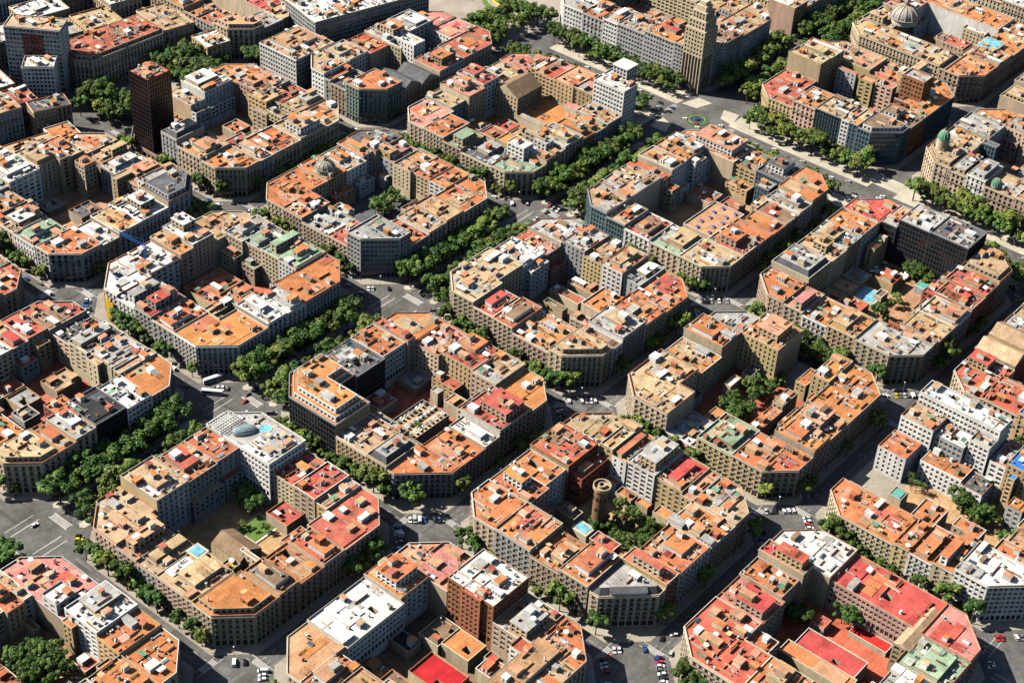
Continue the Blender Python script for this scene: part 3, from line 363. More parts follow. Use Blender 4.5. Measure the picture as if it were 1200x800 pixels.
def clutter(rt, poly, z, dens, avoid, roofc, near):
    """roof huts, chimneys, tanks, low walls: each a part of its own"""
    xs = [p[0] for p in poly]; ys = [p[1] for p in poly]
    area = abs(sum(poly[i - 1][0] * poly[i][1] - poly[i][0] * poly[i - 1][1] for i in range(len(poly)))) / 2
    n = int(area / dens); rz0 = R.choice((0, 0, pi / 2)); put = list(avoid)
    kinds = ['stair_hut'] * 5 + ['chimney'] * 6 + ['roof_shed'] * 4 + ['roof_light'] * 2 + ['air_conditioner'] * 4 + ['water_tank'] + ['terrace_awning'] * 2 + ['terrace_plants'] * 1 + ['aerial'] * 2 + ['terrace_wall'] * 14 + ['parasol', 'laundry_line', 'laundry_line', 'satellite_dish', 'satellite_dish', 'air_duct', 'pergola', 'vent_pipe', 'vent_pipe', 'vent_pipe']
    if roofc in 'WgGKl': kinds += ['air_duct'] * 5 + ['air_conditioner'] * 8 + ['roof_light'] * 3 + ['solar_panel']
    rad_ = dict(stair_hut=2.6, chimney=.9, roof_shed=3.6, roof_light=1.9, air_conditioner=1, water_tank=1, terrace_awning=2, terrace_plants=2.4, aerial=.3, terrace_wall=.6, parasol=1.4, solar_panel=2.6, laundry_line=2, satellite_dish=.6, air_duct=2.6, pergola=2.4, vent_pipe=.9)
    for k in range(n):
        kd = R.choice(kinds) if k else 'stair_hut'; r = rad_[kd]
        for _ in range(7):
            x, y = R.uniform(min(xs), max(xs)), R.uniform(min(ys), max(ys)); q = max(.7, r * .8)
            if not all(in_poly((x + a * q, y + c * q), poly) for a, c in ((1, 1), (-1, 1), (1, -1), (-1, -1))): continue
            if any(abs(x - u[0]) < r * .8 + u[2] and abs(y - u[1]) < r * .8 + u[3] for u in put): continue
            put.append((x, y, r * .8, r * .8))
            me = R.choice(LIB[kd]); rz = rz0 + R.choice((0, pi / 2, pi, -pi / 2)); sc = None
            if kd == 'terrace_wall':
                l = R.uniform(4, 9); sc = (l, 1, R.uniform(.7, 1.3))
                dx, dy = l / 2 * cos(rz), l / 2 * sin(rz)
                if not (in_poly((x + dx, y + dy), poly) and in_poly((x - dx, y - dy), poly)): sc = (2.0, 1, 1)
            elif kd in ('stair_hut', 'roof_shed'): s = R.uniform(.75, 1.2); sc = (s, s * R.uniform(.8, 1.2), R.uniform(.85, 1.2))
            place(kd, me, rt, (x, y, z + .005), rz, sc)
            break

def building(name, cat, label, group, poly, edges, h, rc, wc, fl='', near=True, party='', dens=24, base=0.13):
    """poly: world footprint, counter-clockwise; edges: 's' street, 'c' court, 'p' party wall"""
    cx = sum(p[0] for p in poly) / len(poly); cy = sum(p[1] for p in poly) / len(poly)
    poly = inset([(p[0] - cx, p[1] - cy) for p in poly], .03)
    rt = root(name, (cx, cy, 0), label, cat, group)
    h = h + (R.uniform(-1.3, 1.5) if name == 'apartment_building' else R.uniform(-.3, .3))
    par = R.uniform(.6, 1.25) if h > 5 else .35
    b = MB(); wins = []; pw = WM[party or R.choice('bbtyweep')]
    gm = M_BAND if wc in 'lk' else M_GLASS
    ssty = 'street' + R.choice('aabbcde'); csty = 'court' + R.choice('abcd'); shut = R.random() < .3
    for i, e in enumerate(edges):
        p0, p1 = poly[i], poly[(i + 1) % len(poly)]
        d = (p1[0] - p0[0], p1[1] - p0[1]); nr = (d[1], -d[0])
        if e == 'p' and h > 25 and 'g' in fl: e = 'c'
        if e == 'p' or not seen(p0, p1, nr, (cx, cy)) or h < 5.5:
            b.face([(*p0, base), (*p1, base), (*p1, h), (*p0, h)], 3 if e == 'p' else 0); continue
        if e == 's': sty = 'glass' if wc in 'lk' else 'grid' if 'g' in fl else ssty; zb = base
        else:
            sty = 'glass' if wc in 'lk' else 'grid' if 'g' in fl else csty; zb = base if h < 9 or name == 'villa' else 4.6 if h < 16 else 5.0
            if zb > 1: b.face([(*p0, base), (*p1, base), (*p1, zb), (*p0, zb)], 0)
        if near and e == 's': facade(b, p0, p1, zb, h, sty, wins)
        elif near: facade(b, p0, p1, zb, h, sty, wins)
        else: facade(b, p0, p1, zb, h, sty, [], gi=1, blind=0 if wc in 'kl' else .15)
    b.obj('wall', [WM[wc], gm, M_BLIND, pw], rt)
    if near:
        rest = MB()
        keep = wins if len(wins) <= 100 else sorted(wins, key=lambda w: -w[4])[:100]
        ks = set(id(w) for w in keep)
        for w in wins:
            if id(w) in ks:
                me = WIN_DARK if wc == 'k' else WIN_BLUE if wc == 'l' else WIN[0] if w[4] == 0 else R.choice(WIN_SHUT) if shut else WIN[R.randrange(len(WIN))]
                place('window', me, rt, w[0], w[3], (w[1], 1, w[2]))
            else:
                c, s = cos(w[3]), sin(w[3]); x, y, z = w[0]; hw = w[1] / 2
                rest.face([(x - c * hw, y - s * hw, z), (x + c * hw, y + s * hw, z), (x + c * hw, y + s * hw, z + w[2]), (x - c * hw, y - s * hw, z + w[2])])
        if rest.f: structure(rest.obj('lower_windows', [M_GLASS], rt), 'stuff')
    # balconies on street fronts
    if wc not in 'lk' and 'g' not in fl:
        cont = R.random() < .45; nb_ = 0
        for i, e in enumerate(edges):
            p0, p1 = poly[i], poly[(i + 1) % len(poly)]; d = (p1[0] - p0[0], p1[1] - p0[1]); nr = (d[1], -d[0]); L = math.hypot(*d)
            if e != 's' or L < 5 or not seen(p0, p1, nr, (cx, cy)): continue
            n = (nr[0] / L, nr[1] / L); rz = math.atan2(n[1], n[0]) + pi / 2
            nf = max(1, round((h - base - 4.9) / 3.35)); fh = (h - base - 5.4) / nf
            indiv = near and not (cont and n[0] > -.3 and R.random() < .4)
            for k in range(nf):
                z = base + 4.9 + k * fh + .1
                if indiv:
                    m_ = int((L - .8) / STY[ssty][0]); st = (L - 1.0) / m_
                    for q in range(m_):
                        if nb_ >= 100: break
                        s = (.5 + st * (q + .5)) / L; nb_ += 1
                        place('balcony', balcony(STY[ssty][1] + .5), rt, (p0[0] + d[0] * s, p0[1] + d[1] * s, z), rz)
                elif k in (0, nf - 2) or (cont and near):
                    place('balcony', balcony(L - 1.2), rt, ((p0[0] + p1[0]) / 2, (p0[1] + p1[1]) / 2, z), rz)
    # cornice along street fronts
    if h > 12:
        cb = MB()
        for i, e in enumerate(edges):
            if e != 's': continue
            p0, p1 = poly[i], poly[(i + 1) % len(poly)]; L = math.hypot(p1[0] - p0[0], p1[1] - p0[1])
            d = ((p1[0] - p0[0]) / L, (p1[1] - p0[1]) / L); n = (d[1], -d[0]); o = .45
            q = [(p0[0] + d[0] * .01 + n[0] * .004, p0[1] + d[1] * .01 + n[1] * .004), (p0[0] + d[0] * .01 + n[0] * o, p0[1] + d[1] * .01 + n[1] * o), (p1[0] - d[0] * .01 + n[0] * o, p1[1] - d[1] * .01 + n[1] * o), (p1[0] - d[0] * .01 + n[0] * .004, p1[1] - d[1] * .01 + n[1] * .004)]
            q = [q[1], q[2], q[3], q[0]]
            cb.prism(q, h - .35, h + .05); cb.face([(p[0], p[1], h - .35) for p in q][::-1])
        if cb.f: cb.obj('cornice', [M_STONE if wc not in 'lkw' else WM[wc]], rt)
    # roof surface with raised terraces and, on plain lots, a light well
    ins = inset(poly, .28)
    rb = MB(); rel = REL.get(rc, 'T'); mats = [RM[c] for c in rel] + [WM['b'], M_DARK]; wi = len(rel)
    xs = [p[0] for p in ins]; ys = [p[1] for p in ins]; w, dp = max(xs) - min(xs), max(ys) - min(ys); avoid = []
    axis = all(abs(poly[i - 1][0] - poly[i][0]) < .01 or abs(poly[i - 1][1] - poly[i][1]) < .01 for i in range(len(poly))) or len(poly) > 4
    rect = len(poly) == 4 and axis
    if 'v' in fl or 'm' in fl: pass
    if 'v' in fl and rect:
        x0, x1, y0, y1 = min(xs) - .2, max(xs) + .2, min(ys) - .2, max(ys) + .2; hz = h + min(w, dp) * .28
        if w > dp:
            ym = (y0 + y1) / 2
            rb.face([(x0, y0, h), (x1, y0, h), (x1, ym, hz), (x0, ym, hz)], 0); rb.face([(x1, y1, h), (x0, y1, h), (x0, ym, hz), (x1, ym, hz)], 0); rb.face([(x0, y1, h), (x0, y0, h), (x0, ym, hz)], wi); rb.face([(x1, y0, h), (x1, y1, h), (x1, ym, hz)], wi)
        else:
            xm = (x0 + x1) / 2
            rb.face([(x0, y1, h), (x0, y0, h), (xm, y0, hz), (xm, y1, hz)], 0); rb.face([(x1, y0, h), (x1, y1, h), (xm, y1, hz), (xm, y0, hz)], 0); rb.face([(x0, y0, h), (x1, y0, h), (xm, y0, hz)], wi); rb.face([(x1, y1, h), (x0, y1, h), (xm, y1, hz)], wi)
        rb.obj('roof', mats, rt); return rt
    well = None
    if in_poly((-157 - cx, 104 - cy), poly): avoid += [(-160 - cx, 104.5 - cy, 7.5, 7), (-151 - cx, 98.5 - cy, 4.5, 4.5), (-163 - cx, 116 - cy, 8, 5.5)]
    if rect and min(w, dp) > 11 and R.random() < .6 and not set(fl) & set('pma'):
        hw, hd = R.uniform(1.3, 2.2), R.uniform(1.6, 3); wx, wy = R.uniform(min(xs) + 3.5, max(xs) - 3.5), R.uniform(min(ys) + 4, max(ys) - 4)
        X = [min(xs), wx - hw, wx + hw, max(xs)]; Y = [min(ys), wy - hd, wy + hd, max(ys)]
        for i in range(3):
            for j in range(3):
                if i == 1 and j == 1: continue
                rb.face([(X[i], Y[j], h), (X[i + 1], Y[j], h), (X[i + 1], Y[j + 1], h), (X[i], Y[j + 1], h)], 0)
        zb = h - 9; q = [(X[1], Y[1]), (X[2], Y[1]), (X[2], Y[2]), (X[1], Y[2])]
        for i in range(4):
            a, c = q[i], q[(i + 1) % 4]; rb.face([(*c, zb), (*a, zb), (*a, h), (*c, h)], wi)
        rb.face([(*p, zb) for p in q], wi); avoid.append((wx, wy, hw + .3, hd + .3)); well = (wx, wy, hw, hd)
    else: rb.face([(*p, h) for p in ins], 0)
    z = h
    if h > 9 and axis and not set(fl) & set('ma'):
        for k in range(max(1, int(w * dp / 190))):
            for _ in range(6):
                a, c = R.uniform(2.2, max(2.4, min(9, w / 2.3))), R.uniform(2.2, max(2.4, min(9, dp / 2.3))); x, y = R.uniform(min(xs) + a, max(xs) - a), R.uniform(min(ys) + c, max(ys) - c)
                if not all(in_poly((x + i * a, y + j * c), ins) for i, j in ((1, 1), (-1, 1), (1, -1), (-1, -1))): continue
                if any(abs(x - u[0]) < a + u[2] + .1 and abs(y - u[1]) < c + u[3] + .1 for u in avoid): continue
                lv = R.choice((.06, .12, .3, .6)) + R.uniform(0, .02); mi = R.randrange(len(rel))
                rb.box(x - a, y - c, h - .01, x + a, y + c, h + lv, mi, bottom=False)
                if len(avoid) < 99: PATCH.append(1)
                avoid_p = (x, y, a, c); SL.append(avoid_p)
                break
    ro = rb.obj('roof', mats, rt); top = ro
    SL.clear()
    # parapet ring
    if h > 2:
        pb = MB(); n = len(poly)
        for i in range(n):
            a, c, ai, ci = poly[i], poly[(i + 1) % n], ins[i], ins[(i + 1) % n]
            pb.face([(*a, h), (*c, h), (*c, h + par), (*a, h + par)], 0); pb.face([(*ci, h), (*ai, h), (*ai, h + par), (*ci, h + par)], 0); pb.face([(*a, h + par), (*c, h + par), (*ci, h + par), (*ai, h + par)], 1)
        pb.obj('parapet', [WM[wc] if wc not in 'kl' else M_METAL, R.choice((M_CREAM, M_STONE, RM['O'], M_WHITE)) if wc not in 'kl' else M_METAL], rt)
    # set-back attic storeys / mansards
    zz = h; pin = ins
    if 'm' in fl or 'a' in fl or 's' in fl:
        for step in range(2 if 's' in fl else 1):
            try: q0 = inset(pin, 2.2 if 'm' not in fl else .8)
            except ZeroDivisionError: break
            ab = MB(); hh = 3.0
            if 'm' in fl:
                q1 = inset(q0, 2.0); hh = 3.6
                for i in range(len(q0)):
                    a, c, e, f_ = q0[i], q0[(i + 1) % len(q0)], q1[(i + 1) % len(q0)], q1[i]
                    ab.face([(*a, zz), (*c, zz), (*e, zz + hh), (*f_, zz + hh)], 2)
                ab.face([(*p, zz + hh) for p in q1], 1); pin = q1
                top = ab.obj('mansard', [WM[wc], RM['g'], RM['G'], M_GLASS], rt)
            else:
                for i in range(len(q0)):
                    p0, p1 = q0[i], q0[(i + 1) % len(q0)]; nr = (p1[1] - p0[1], p0[0] - p1[0])
                    if seen(p0, p1, nr, (cx, cy)): STY['att'] = (2.8, 1.8, 2.0, .01, 2.9); facade(ab, p0, p1, zz, zz + hh + .3, 'att', [], gi=2)
                    else: ab.face([(*p0, zz), (*p1, zz), (*p1, zz + hh + .3), (*p0, zz + hh + .3)], 0)
                ab.face([(*p, zz + hh) for p in q0], 1); pin = inset(q0, .2)
                for i in range(len(q0)): ab.face([(*q0[i], zz + hh + .3), (*q0[(i + 1) % len(q0)], zz + hh + .3), (*pin[(i + 1) % len(q0)], zz + hh + .3), (*pin[i], zz + hh + .3)], 0); ab.face([(*pin[(i + 1) % len(q0)], zz + hh), (*pin[i], zz + hh), (*pin[i], zz + hh + .3), (*pin[(i + 1) % len(q0)], zz + hh + .3)], 0)
                top = ab.obj('attic_storey', [WM[wc] if wc not in 'kl' else M_WHITE, RM[rc], M_GLASS, M_BLIND], rt)
            zz += hh
    if 'p' in fl and min(w, dp) > 8 and axis:
        fx, fy = R.uniform(.5, .86), R.uniform(.38, .66); a, c = w * fx / 2 - .5, dp * fy / 2 - .5
        x, y = R.uniform(min(xs) + a + 1, max(xs) - a - 1), R.uniform(min(ys) + c + 1.5, max(ys) - c - 1.5)
        if all(in_poly((x + i * a, y + j * c), ins) for i, j in ((1, 1), (-1, 1), (1, -1), (-1, -1))):
            ab = MB(); hh = R.choice((2.8, 3.0, 5.6)); q0 = [(x - a, y - c), (x + a, y - c), (x + a, y + c), (x - a, y + c)]; STY['att'] = (2.8, 1.8, 2.0, .01, 2.9)
            for i in range(4):
                p0, p1 = q0[i], q0[(i + 1) % 4]; nr = (p1[1] - p0[1], p0[0] - p1[0])
                if seen(p0, p1, nr, (cx, cy)): facade(ab, p0, p1, zz, zz + hh, 'att', [], gi=2)
                else: ab.face([(*p0, zz), (*p1, zz), (*p1, zz + hh), (*p0, zz + hh)], 0)
            ab.prism([(x - a - .3, y - c - .3), (x + a + .3, y - c - .3), (x + a + .3, y + c + .3), (x - a - .3, y + c + .3)], zz + hh + .003, zz + hh + .22, 4, 1)
            ph = ab.obj('penthouse', [R.choice((M_WHITE, WM['b'], WM['t'], WM[wc])), RM[R.choice(rel)], M_GLASS, M_BLIND, M_CREAM], rt)
            clutter(ph, inset(q0, .4), zz + hh + .22, dens * 1.5, [], rc, near)
            avoid.append((x, y, a + .2, c + .2))
    if h > 2 and dens < 900: clutter(top, inset(pin, .2), zz, dens * (3.2 if 'n' in fl else 1), avoid, rc, near)
    return rt
PATCH = []; SL = []
def annex(rt, r, h, rc, wc, dens):
    # lower rear wing built against the courtyard side of a house: a part of that house
    ox, oy = rt.location.x, rt.location.y; P = inset([(r[0] - ox, r[1] - oy), (r[2] - ox, r[1] - oy), (r[2] - ox, r[3] - oy), (r[0] - ox, r[3] - oy)], .04)
    b = MB()
    for i in range(4):
        p0, p1 = P[i], P[(i + 1) % 4]; nr = (p1[1] - p0[1], p0[0] - p1[0])
        if seen(p0, p1, nr, (ox, oy)): b.face([(*p0, .13), (*p1, .13), (*p1, 4.6), (*p0, 4.6)]); facade(b, p0, p1, 4.6, h + .7, 'court', [], gi=1, blind=.15)
        else: b.face([(*p0, .13), (*p1, .13), (*p1, h + .7), (*p0, h + .7)])
    q = inset(P, .25)
    for i in range(4):
        a, c, ai, ci = P[i], P[(i + 1) % 4], q[i], q[(i + 1) % 4]; b.face([(*ci, h), (*ai, h), (*ai, h + .7), (*ci, h + .7)]); b.face([(*a, h + .7), (*c, h + .7), (*ci, h + .7), (*ai, h + .7)])
    b.face([(*p, h) for p in q], 3)
    o = b.obj('rear_annex', [WM[wc], M_GLASS, M_BLIND, RM[rc]], rt); clutter(o, inset(q, .2), h, dens, [], rc, False)
# ------------------------------------------------------------------ the blocks
ORD = ['first', 'second', 'third', 'fourth', 'fifth', 'sixth', 'seventh', 'eighth', 'ninth', 'tenth', 'eleventh', 'twelfth']
SIDE = dict(W=('lower-left', 'bottom'), S=('lower-right', 'bottom'), E=('upper-right', 'right'), N=('upper-left', 'left'))
FOOT = []       # (polygon, root, h)
def look(rc, wc, fl):
    if wc in 'kl': return f"{'black' if wc == 'k' else 'glass-fronted'} {RW[rc]} office"
    return f"{RW[rc]} {WW[wc]} house"
def corner(bl, which, aX, aY):
    x0, y0, x1, y1 = bl['r']; D = bl['D']; L = bl['ch'][('SW', 'SE', 'NE', 'NW').index(which)]
    aX = D if aX - D < 1.2 else aX; aY = D if aY - D < 1.2 else aY
    pts = [(L, 0), (aX, 0), (aX, D)]; ed = ['s', 'p']
    if aX > D: ed.append('c' if True else 0); pts.append((D, D))
    if aY > D: ed.append('c'); pts.append((D, aY))
    ed.append('p')
    pts += [(0, aY), (0, L)]; ed += ['s', 's']
    if aX == D and aY == D: pts = [(L, 0), (D, 0), (D, D), (0, D), (0, L)]; ed = ['s', 'p', 'p', 's', 's']
    elif aX == D: pts = [(L, 0), (D, 0), (D, aY), (0, aY), (0, L)]; ed = ['s', 'p', 'p', 's', 's']
    elif aY == D: pts = [(L, 0), (aX, 0), (aX, D), (0, D), (0, L)]; ed = ['s', 'p', 'p', 's', 's']
    f = dict(SW=lambda u, v: (x0 + u, y0 + v), SE=lambda u, v: (x1 - u, y0 + v), NE=lambda u, v: (x1 - u, y1 - v), NW=lambda u, v: (x0 + u, y1 - v))[which]
    p = [f(*q) for q in pts]
    if which in ('SE', 'NW'):
        n = len(p); p = p[::-1]; ed = [ed[(n - 2 - i) % n] for i in range(n)]
    return p, ed
def sub(lots_):
    out = []; prev = lots_[0]
    for e in lots_[1:]:
        w = e[0] - prev
        n = 1 if (w < 27 or e[1] <= 0 or 'g' in e[4] or e[3] in 'kl') else round(w / 17)
        for k in range(n):
            rc = e[2] if k == 0 else R.choice((REL.get(e[2], 'T') + e[2] * 3))
            out.append((prev + w * k / n, prev + w * (k + 1) / n, e[1] + (R.uniform(-1.2, 1.2) if k else 0), rc, e[3], e[4]))
        prev = e[0]
    return out
ANN = []
FILL = {(0, -2): 'RrrOR', (-1, -1): 'OrBRr', (0, 0): 'gTOBr', (2, 0): 'rBoOr', (1, 0): 'OrOoT', (0, 1): 'rrRoB', (1, 1): 'BGg'}
def lotlabel(lk, side, k, n, name): return f"{lk}, {ORD[k]} from {SIDE[side][1]} corner, {SIDE[side][0]} side of {name}"
for bl in BLOCKS:
    x0, y0, x1, y1 = bl['r']; D = bl['D']; name = bl['n']; near = bool(bl['w']); ij = bl['k']
    dist = math.hypot((x0 + x1) / 2 - CAMP[0], (y0 + y1) / 2 - CAMP[1])
    dens = 18 if dist < 900 else 22 if dist < 1050 else 28
    LOTS = []
    for side in 'WSEN':
        ls = sub(bl[side])
        for k, (a, b_, h, rc, wc, fl) in enumerate(ls):
            if h <= 0: LOTS.append((side, k, (a + b_) / 2)); continue
            d = D + R.uniform(-2.5, 1.5)
            if side == 'S': P = [(a, y0), (b_, y0), (b_, y0 + d), (a, y0 + d)]; ed = 'spcp'
            elif side == 'N': P = [(a, y1 - d), (b_, y1 - d), (b_, y1), (a, y1)]; ed = 'cpsp'
            elif side == 'E': P = [(x1 - d, a), (x1, a), (x1, b_), (x1 - d, b_)]; ed = 'pspc'
            else: P = [(x0, a), (x0 + d, a), (x0 + d, b_), (x0, b_)]; ed = 'pcps'
            if wc == 'b': wc = R.choice('bbbbyetpgww')
            if not fl and h > 12 and wc not in 'kl' and R.random() < .45: fl = 'p'
            lk = look(rc, wc, fl)
            if h < 12: lk = 'low ' + lk
            elif 'p' in fl: lk = lk.replace('house', 'house with penthouse')
            lab = lotlabel(lk, side, k, len(ls), name)
            nm = 'office_building' if (wc in 'kl' or 'g' in fl) else 'apartment_building'
            rt = building(nm, 'office building' if nm[0] == 'o' else 'apartment building', lab, f'buildings of the {name}', P, ed, h, rc, wc, fl, near, dens=dens)
            if h > 15 and wc not in 'kl' and R.random() < .5 and b_ - a > 8:
                g = R.uniform(4, 8.5); u0 = a + R.choice((0, R.uniform(0, (b_ - a) * .4))); u1 = R.choice((b_, b_ - R.uniform(0, (b_ - a) * .3)))
                rr_ = dict(S=(u0, y0 + d, u1, y0 + d + g), N=(u0, y1 - d - g, u1, y1 - d), E=(x1 - d - g, u0, x1 - d, u1), W=(x0 + d, u0, x0 + d + g, u1))[side]
                ANN.append((ij, rr_, rt, R.choice((h - 3.2, h - 6.5, h - 10, 10, 8, 6.5)), R.choice(REL.get(rc, 'TO')), wc, dens))
            FOOT.append((P, rt, h)); LOTS.append((side, k, ((P[0][0] + P[2][0]) / 2, (P[0][1] + P[2][1]) / 2)))
    W, S, E, N = bl['W'], bl['S'], bl['E'], bl['N']
    last = lambda q: q[-1][0] if isinstance(q[-1], tuple) else q[-1]
    ext = dict(SW=(S[0] - x0, W[0] - y0), SE=(x1 - last(S), E[0] - y0), NE=(x1 - last(N), y1 - last(E)), NW=(N[0] - x0, y1 - last(W)))
    for which, cd, word in zip(('SW', 'SE', 'NE', 'NW'), bl['c'], ('bottom', 'right', 'top', 'left')):
        h, rc, wc, fl = cd
        if h <= 0: continue
        P, ed = corner(bl, which, *ext[which])
        lk = look(rc, wc, fl).replace('house', 'corner house')
        rt = building('corner_building', 'corner building', f"{lk} with chamfered front at the {word} corner of the {name}", f'buildings of the {name}', P, ed, h, rc, wc, fl, near, dens=dens * 1.35)
        FOOT.append((P, rt, h))
    # inside the block
    INFO = dict(court_terrace=('courtyard_terrace', 'terrace', 'terrace'), court_shed=('courtyard_building', 'courtyard building', 'low building'), rear_wing=('rear_building', 'rear building', 'rear building'), hall_roof=('courtyard_hall', 'hall', 'old hall'),
                deck_roof=('courtyard_deck', 'deck roof', 'flat ribbed deck'), lawn=('lawn_terrace', 'lawn', 'lawn'), glass_roof=('glass_roof', 'glass roof', 'glazed roof'), skylight_hall=('courtyard_hall', 'hall', 'wide hall with purple roof lights'),
                theatre_hall=('theatre_hall', 'theatre', 'theatre auditorium'), market_roof=('courtyard_hall', 'hall', 'wide tiled hall'), court_roof=('courtyard_roof', 'courtyard roof', 'flat courtyard roof'), shed_hall=('shed_hall', 'hall', 'long tiled shed'),
                chapel_hall=('chapel_hall', 'chapel', 'gabled hall'), play_yard=('play_yard', 'yard', 'school play yard'), villa=('villa', 'villa', 'detached villa'), brick_slab=('tower_block', 'tower block', 'tall brick slab'), tower_slab=('tower_block', 'tower block', 'tall white slab of flats'), pool_deck=('swimming_pool', 'swimming pool', 'pool'), roof_pool=('swimming_pool', 'swimming pool', 'turquoise roof deck'))
    occ = []
    def nearest(cx, cy):
        return min((l for l in LOTS if isinstance(l[2], tuple)), key=lambda l: (l[2][0] - cx) ** 2 + (l[2][1] - cy) ** 2)
    def courtlabel(what, rc, cx, cy, w, d):
        s, k, _ = nearest(cx, cy)
        for pre in ('', 'smaller ', 'longer ', 'squarer ', 'lower ', 'wider '):
            lab = uniq(f"{pre}{RW[rc]} {what}, behind {ORD[k]} house on {SIDE[s][0]} side of {name}")
            if lab: return lab
        return f"{RW[rc]} {what} deep in the courtyard of {name}"
    for q in bl['X']:
        ax, ay, bx, by, h, z0, rc, wc, nm = q[:9]; cx, cy, w, d = (ax + bx) / 2, (ay + by) / 2, bx - ax, by - ay
        if z0 > 2:      # stands on a roof: part of that building
            rt = next((f[1] for f in FOOT if in_poly((cx, cy), f[0])), None)
            b = MB(); ox, oy = (rt.location.x, rt.location.y) if rt else (0, 0)
            if 'pool' in nm: b.box(ax - ox, ay - oy, z0, bx - ox, by - oy, h, 0, 1); b.box(ax - ox - 1, ay - oy - 1, z0, bx - ox + 1, by - oy + 1, h - .25, 0)
            else: b.box(ax - ox, ay - oy, z0 - .3, bx - ox, by - oy, h, 0, 2)
            o = b.obj('roof_pool' if 'pool' in nm else 'roof_pavilion', [M_CREAM, M_POOL, RM[rc]], rt)
            if rt is None: tag(o, uniq(f'small roof structure above the {name}') or uniq(f'second small roof structure above the {name}') or f'third small roof structure above the {name}', 'roof structure')
            continue
        kn, cat, what = INFO[nm]; lab = courtlabel(what, rc, cx, cy, w, d); occ.append((ax, ay, bx, by)); grp = f'courtyard of the {name}'
        P = [(ax, ay), (bx, ay), (bx, by), (ax, by)]
        if nm == 'pool_deck' or nm == 'lawn':
            r_ = root(kn, (cx, cy, 0), lab, cat, grp); b = MB(); b.box(-w/2 - 1.5, -d/2 - 1.5, .2, w/2 + 1.5, d/2 + 1.5, h - .3); b.obj('deck', [M_CREAM], r_)
            b = MB(); b.box(-w/2, -d/2, h - .297, w/2, d/2, h - .1); b.obj('water' if nm == 'pool_deck' else 'grass_bed', [M_POOL if nm == 'pool_deck' else M_GRASS], r_)
            continue
        fl = 'g' if nm in ('tower_slab', 'brick_slab') else 'v' if nm in ('chapel_hall', 'theatre_hall', 'hall_roof') else ''
        low = h < 9.5
        rt = building(kn, cat, lab, grp, P, ('cccc' if not low else 'pppp'), h, rc, wc, fl, near, dens=(26 if low else dens) if nm not in ('court_roof', 'market_roof', 'shed_hall', 'skylight_hall', 'play_yard', 'glass_roof', 'deck_roof') else 999, party=wc)
        if nm == 'skylight_hall':
            for i in range(5):
                for j in range(2):
                    b = MB(); b.box(-1.3, -1.1, 0, 1.3, 1.1, .5, 0, 1); b.obj('roof_light', [M_WHITE, M_PURPLE], rt, (-w/2 + w * (i + .5) / 5, -d/2 + d * (j + .5) / 2.4 + (i % 2) * 2, h + .4))
        if nm == 'deck_roof':
            for i in range(9):
                for j in range(3): place('air_conditioner', R.choice(LIB['air_conditioner']), rt, (-w/2 + w * (i + .5) / 9, -d/2 + d * (j + .5) / 3, h + .45), R.choice((0, pi / 2)), (1.4, 1.4, .9))
        if nm == 'market_roof':
            for i in range(7): place('roof_light', R.choice(LIB['roof_light']), rt, (R.uniform(-w/2.4, w/2.4), R.uniform(-d/2.4, d/2.4), h + .4), 0, (.6, .6, .8))
    for q in ANN:
        if q[0] == ij and not any(q[1][0] < o[2] and q[1][2] > o[0] and q[1][1] < o[3] and q[1][3] > o[1] for o in occ) and not any(q[1][0] < f[2] and q[1][2] > f[0] and q[1][1] < f[3] and q[1][3] > f[1] for f in ((u[1], u[2], u[3], u[4]) for u in TZ if u[0] == ij)):
            annex(q[2], *[q[1], q[3], q[4], q[5], q[6]]); occ.append(q[1])
    # filler: one-storey workshops and terraces over the rest of the courtyard
    gz = [(t[1], t[2], t[3], t[4]) for t in TZ if t[0] == ij]
    ix0, iy0, ix1, iy1 = x0 + D + 1.2, y0 + D + 1.2, x1 - D - 1.2, y1 - D - 1.2
    nx, ny = max(1, round((ix1 - ix0) / 13)), max(1, round((iy1 - iy0) / 13))
    for i in range(nx):
        for j in range(ny):
            ax, bx = ix0 + (ix1 - ix0) * i / nx + .4, ix0 + (ix1 - ix0) * (i + 1) / nx - .4; ay, by = iy0 + (iy1 - iy0) * j / ny + .4, iy0 + (iy1 - iy0) * (j + 1) / ny - .4
            if any(ax < o[2] and bx > o[0] and ay < o[3] and by > o[1] for o in occ + gz) or R.random() < .1: continue
            rc = R.choice(FILL.get(ij, 'OOorrRTBgM')); h = R.uniform(4.2, 7.6); P = [(ax, ay), (bx, ay), (bx, by), (ax, by)]
            building('courtyard_building', 'courtyard building', courtlabel('one-storey building', rc, (ax + bx) / 2, (ay + by) / 2, 0, 0), f'courtyard of the {name}', P, 'pppp', h, rc, 'b', '', False, dens=34)
    # pavement and courtyard floor
    b = MB(); e = 4.6; c = 13 + e * .6
    X0, Y0, X1, Y1 = x0 - e, y0 - e, x1 + e, y1 + e
    b.prism([(X0 + c, Y0), (X1 - c, Y0), (X1, Y0 + c), (X1, Y1 - c), (X1 - c, Y1), (X0 + c, Y1), (X0, Y1 - c), (X0, Y0 + c)], -.05, .12)
    structure(b.obj('pavement', [M_PAVE]))
    b = MB(); b.box(x0 + D - 6, y0 + D - 6, .11, x1 - D + 6, y1 - D + 6, .17); structure(b.obj('courtyard_paving', [RM[dict([((0, -2), 'R'), ((0, 1), 'r'), ((2, 1), 'O'), ((1, 1), 'G')]).get(ij) or R.choice('rMB')]]))

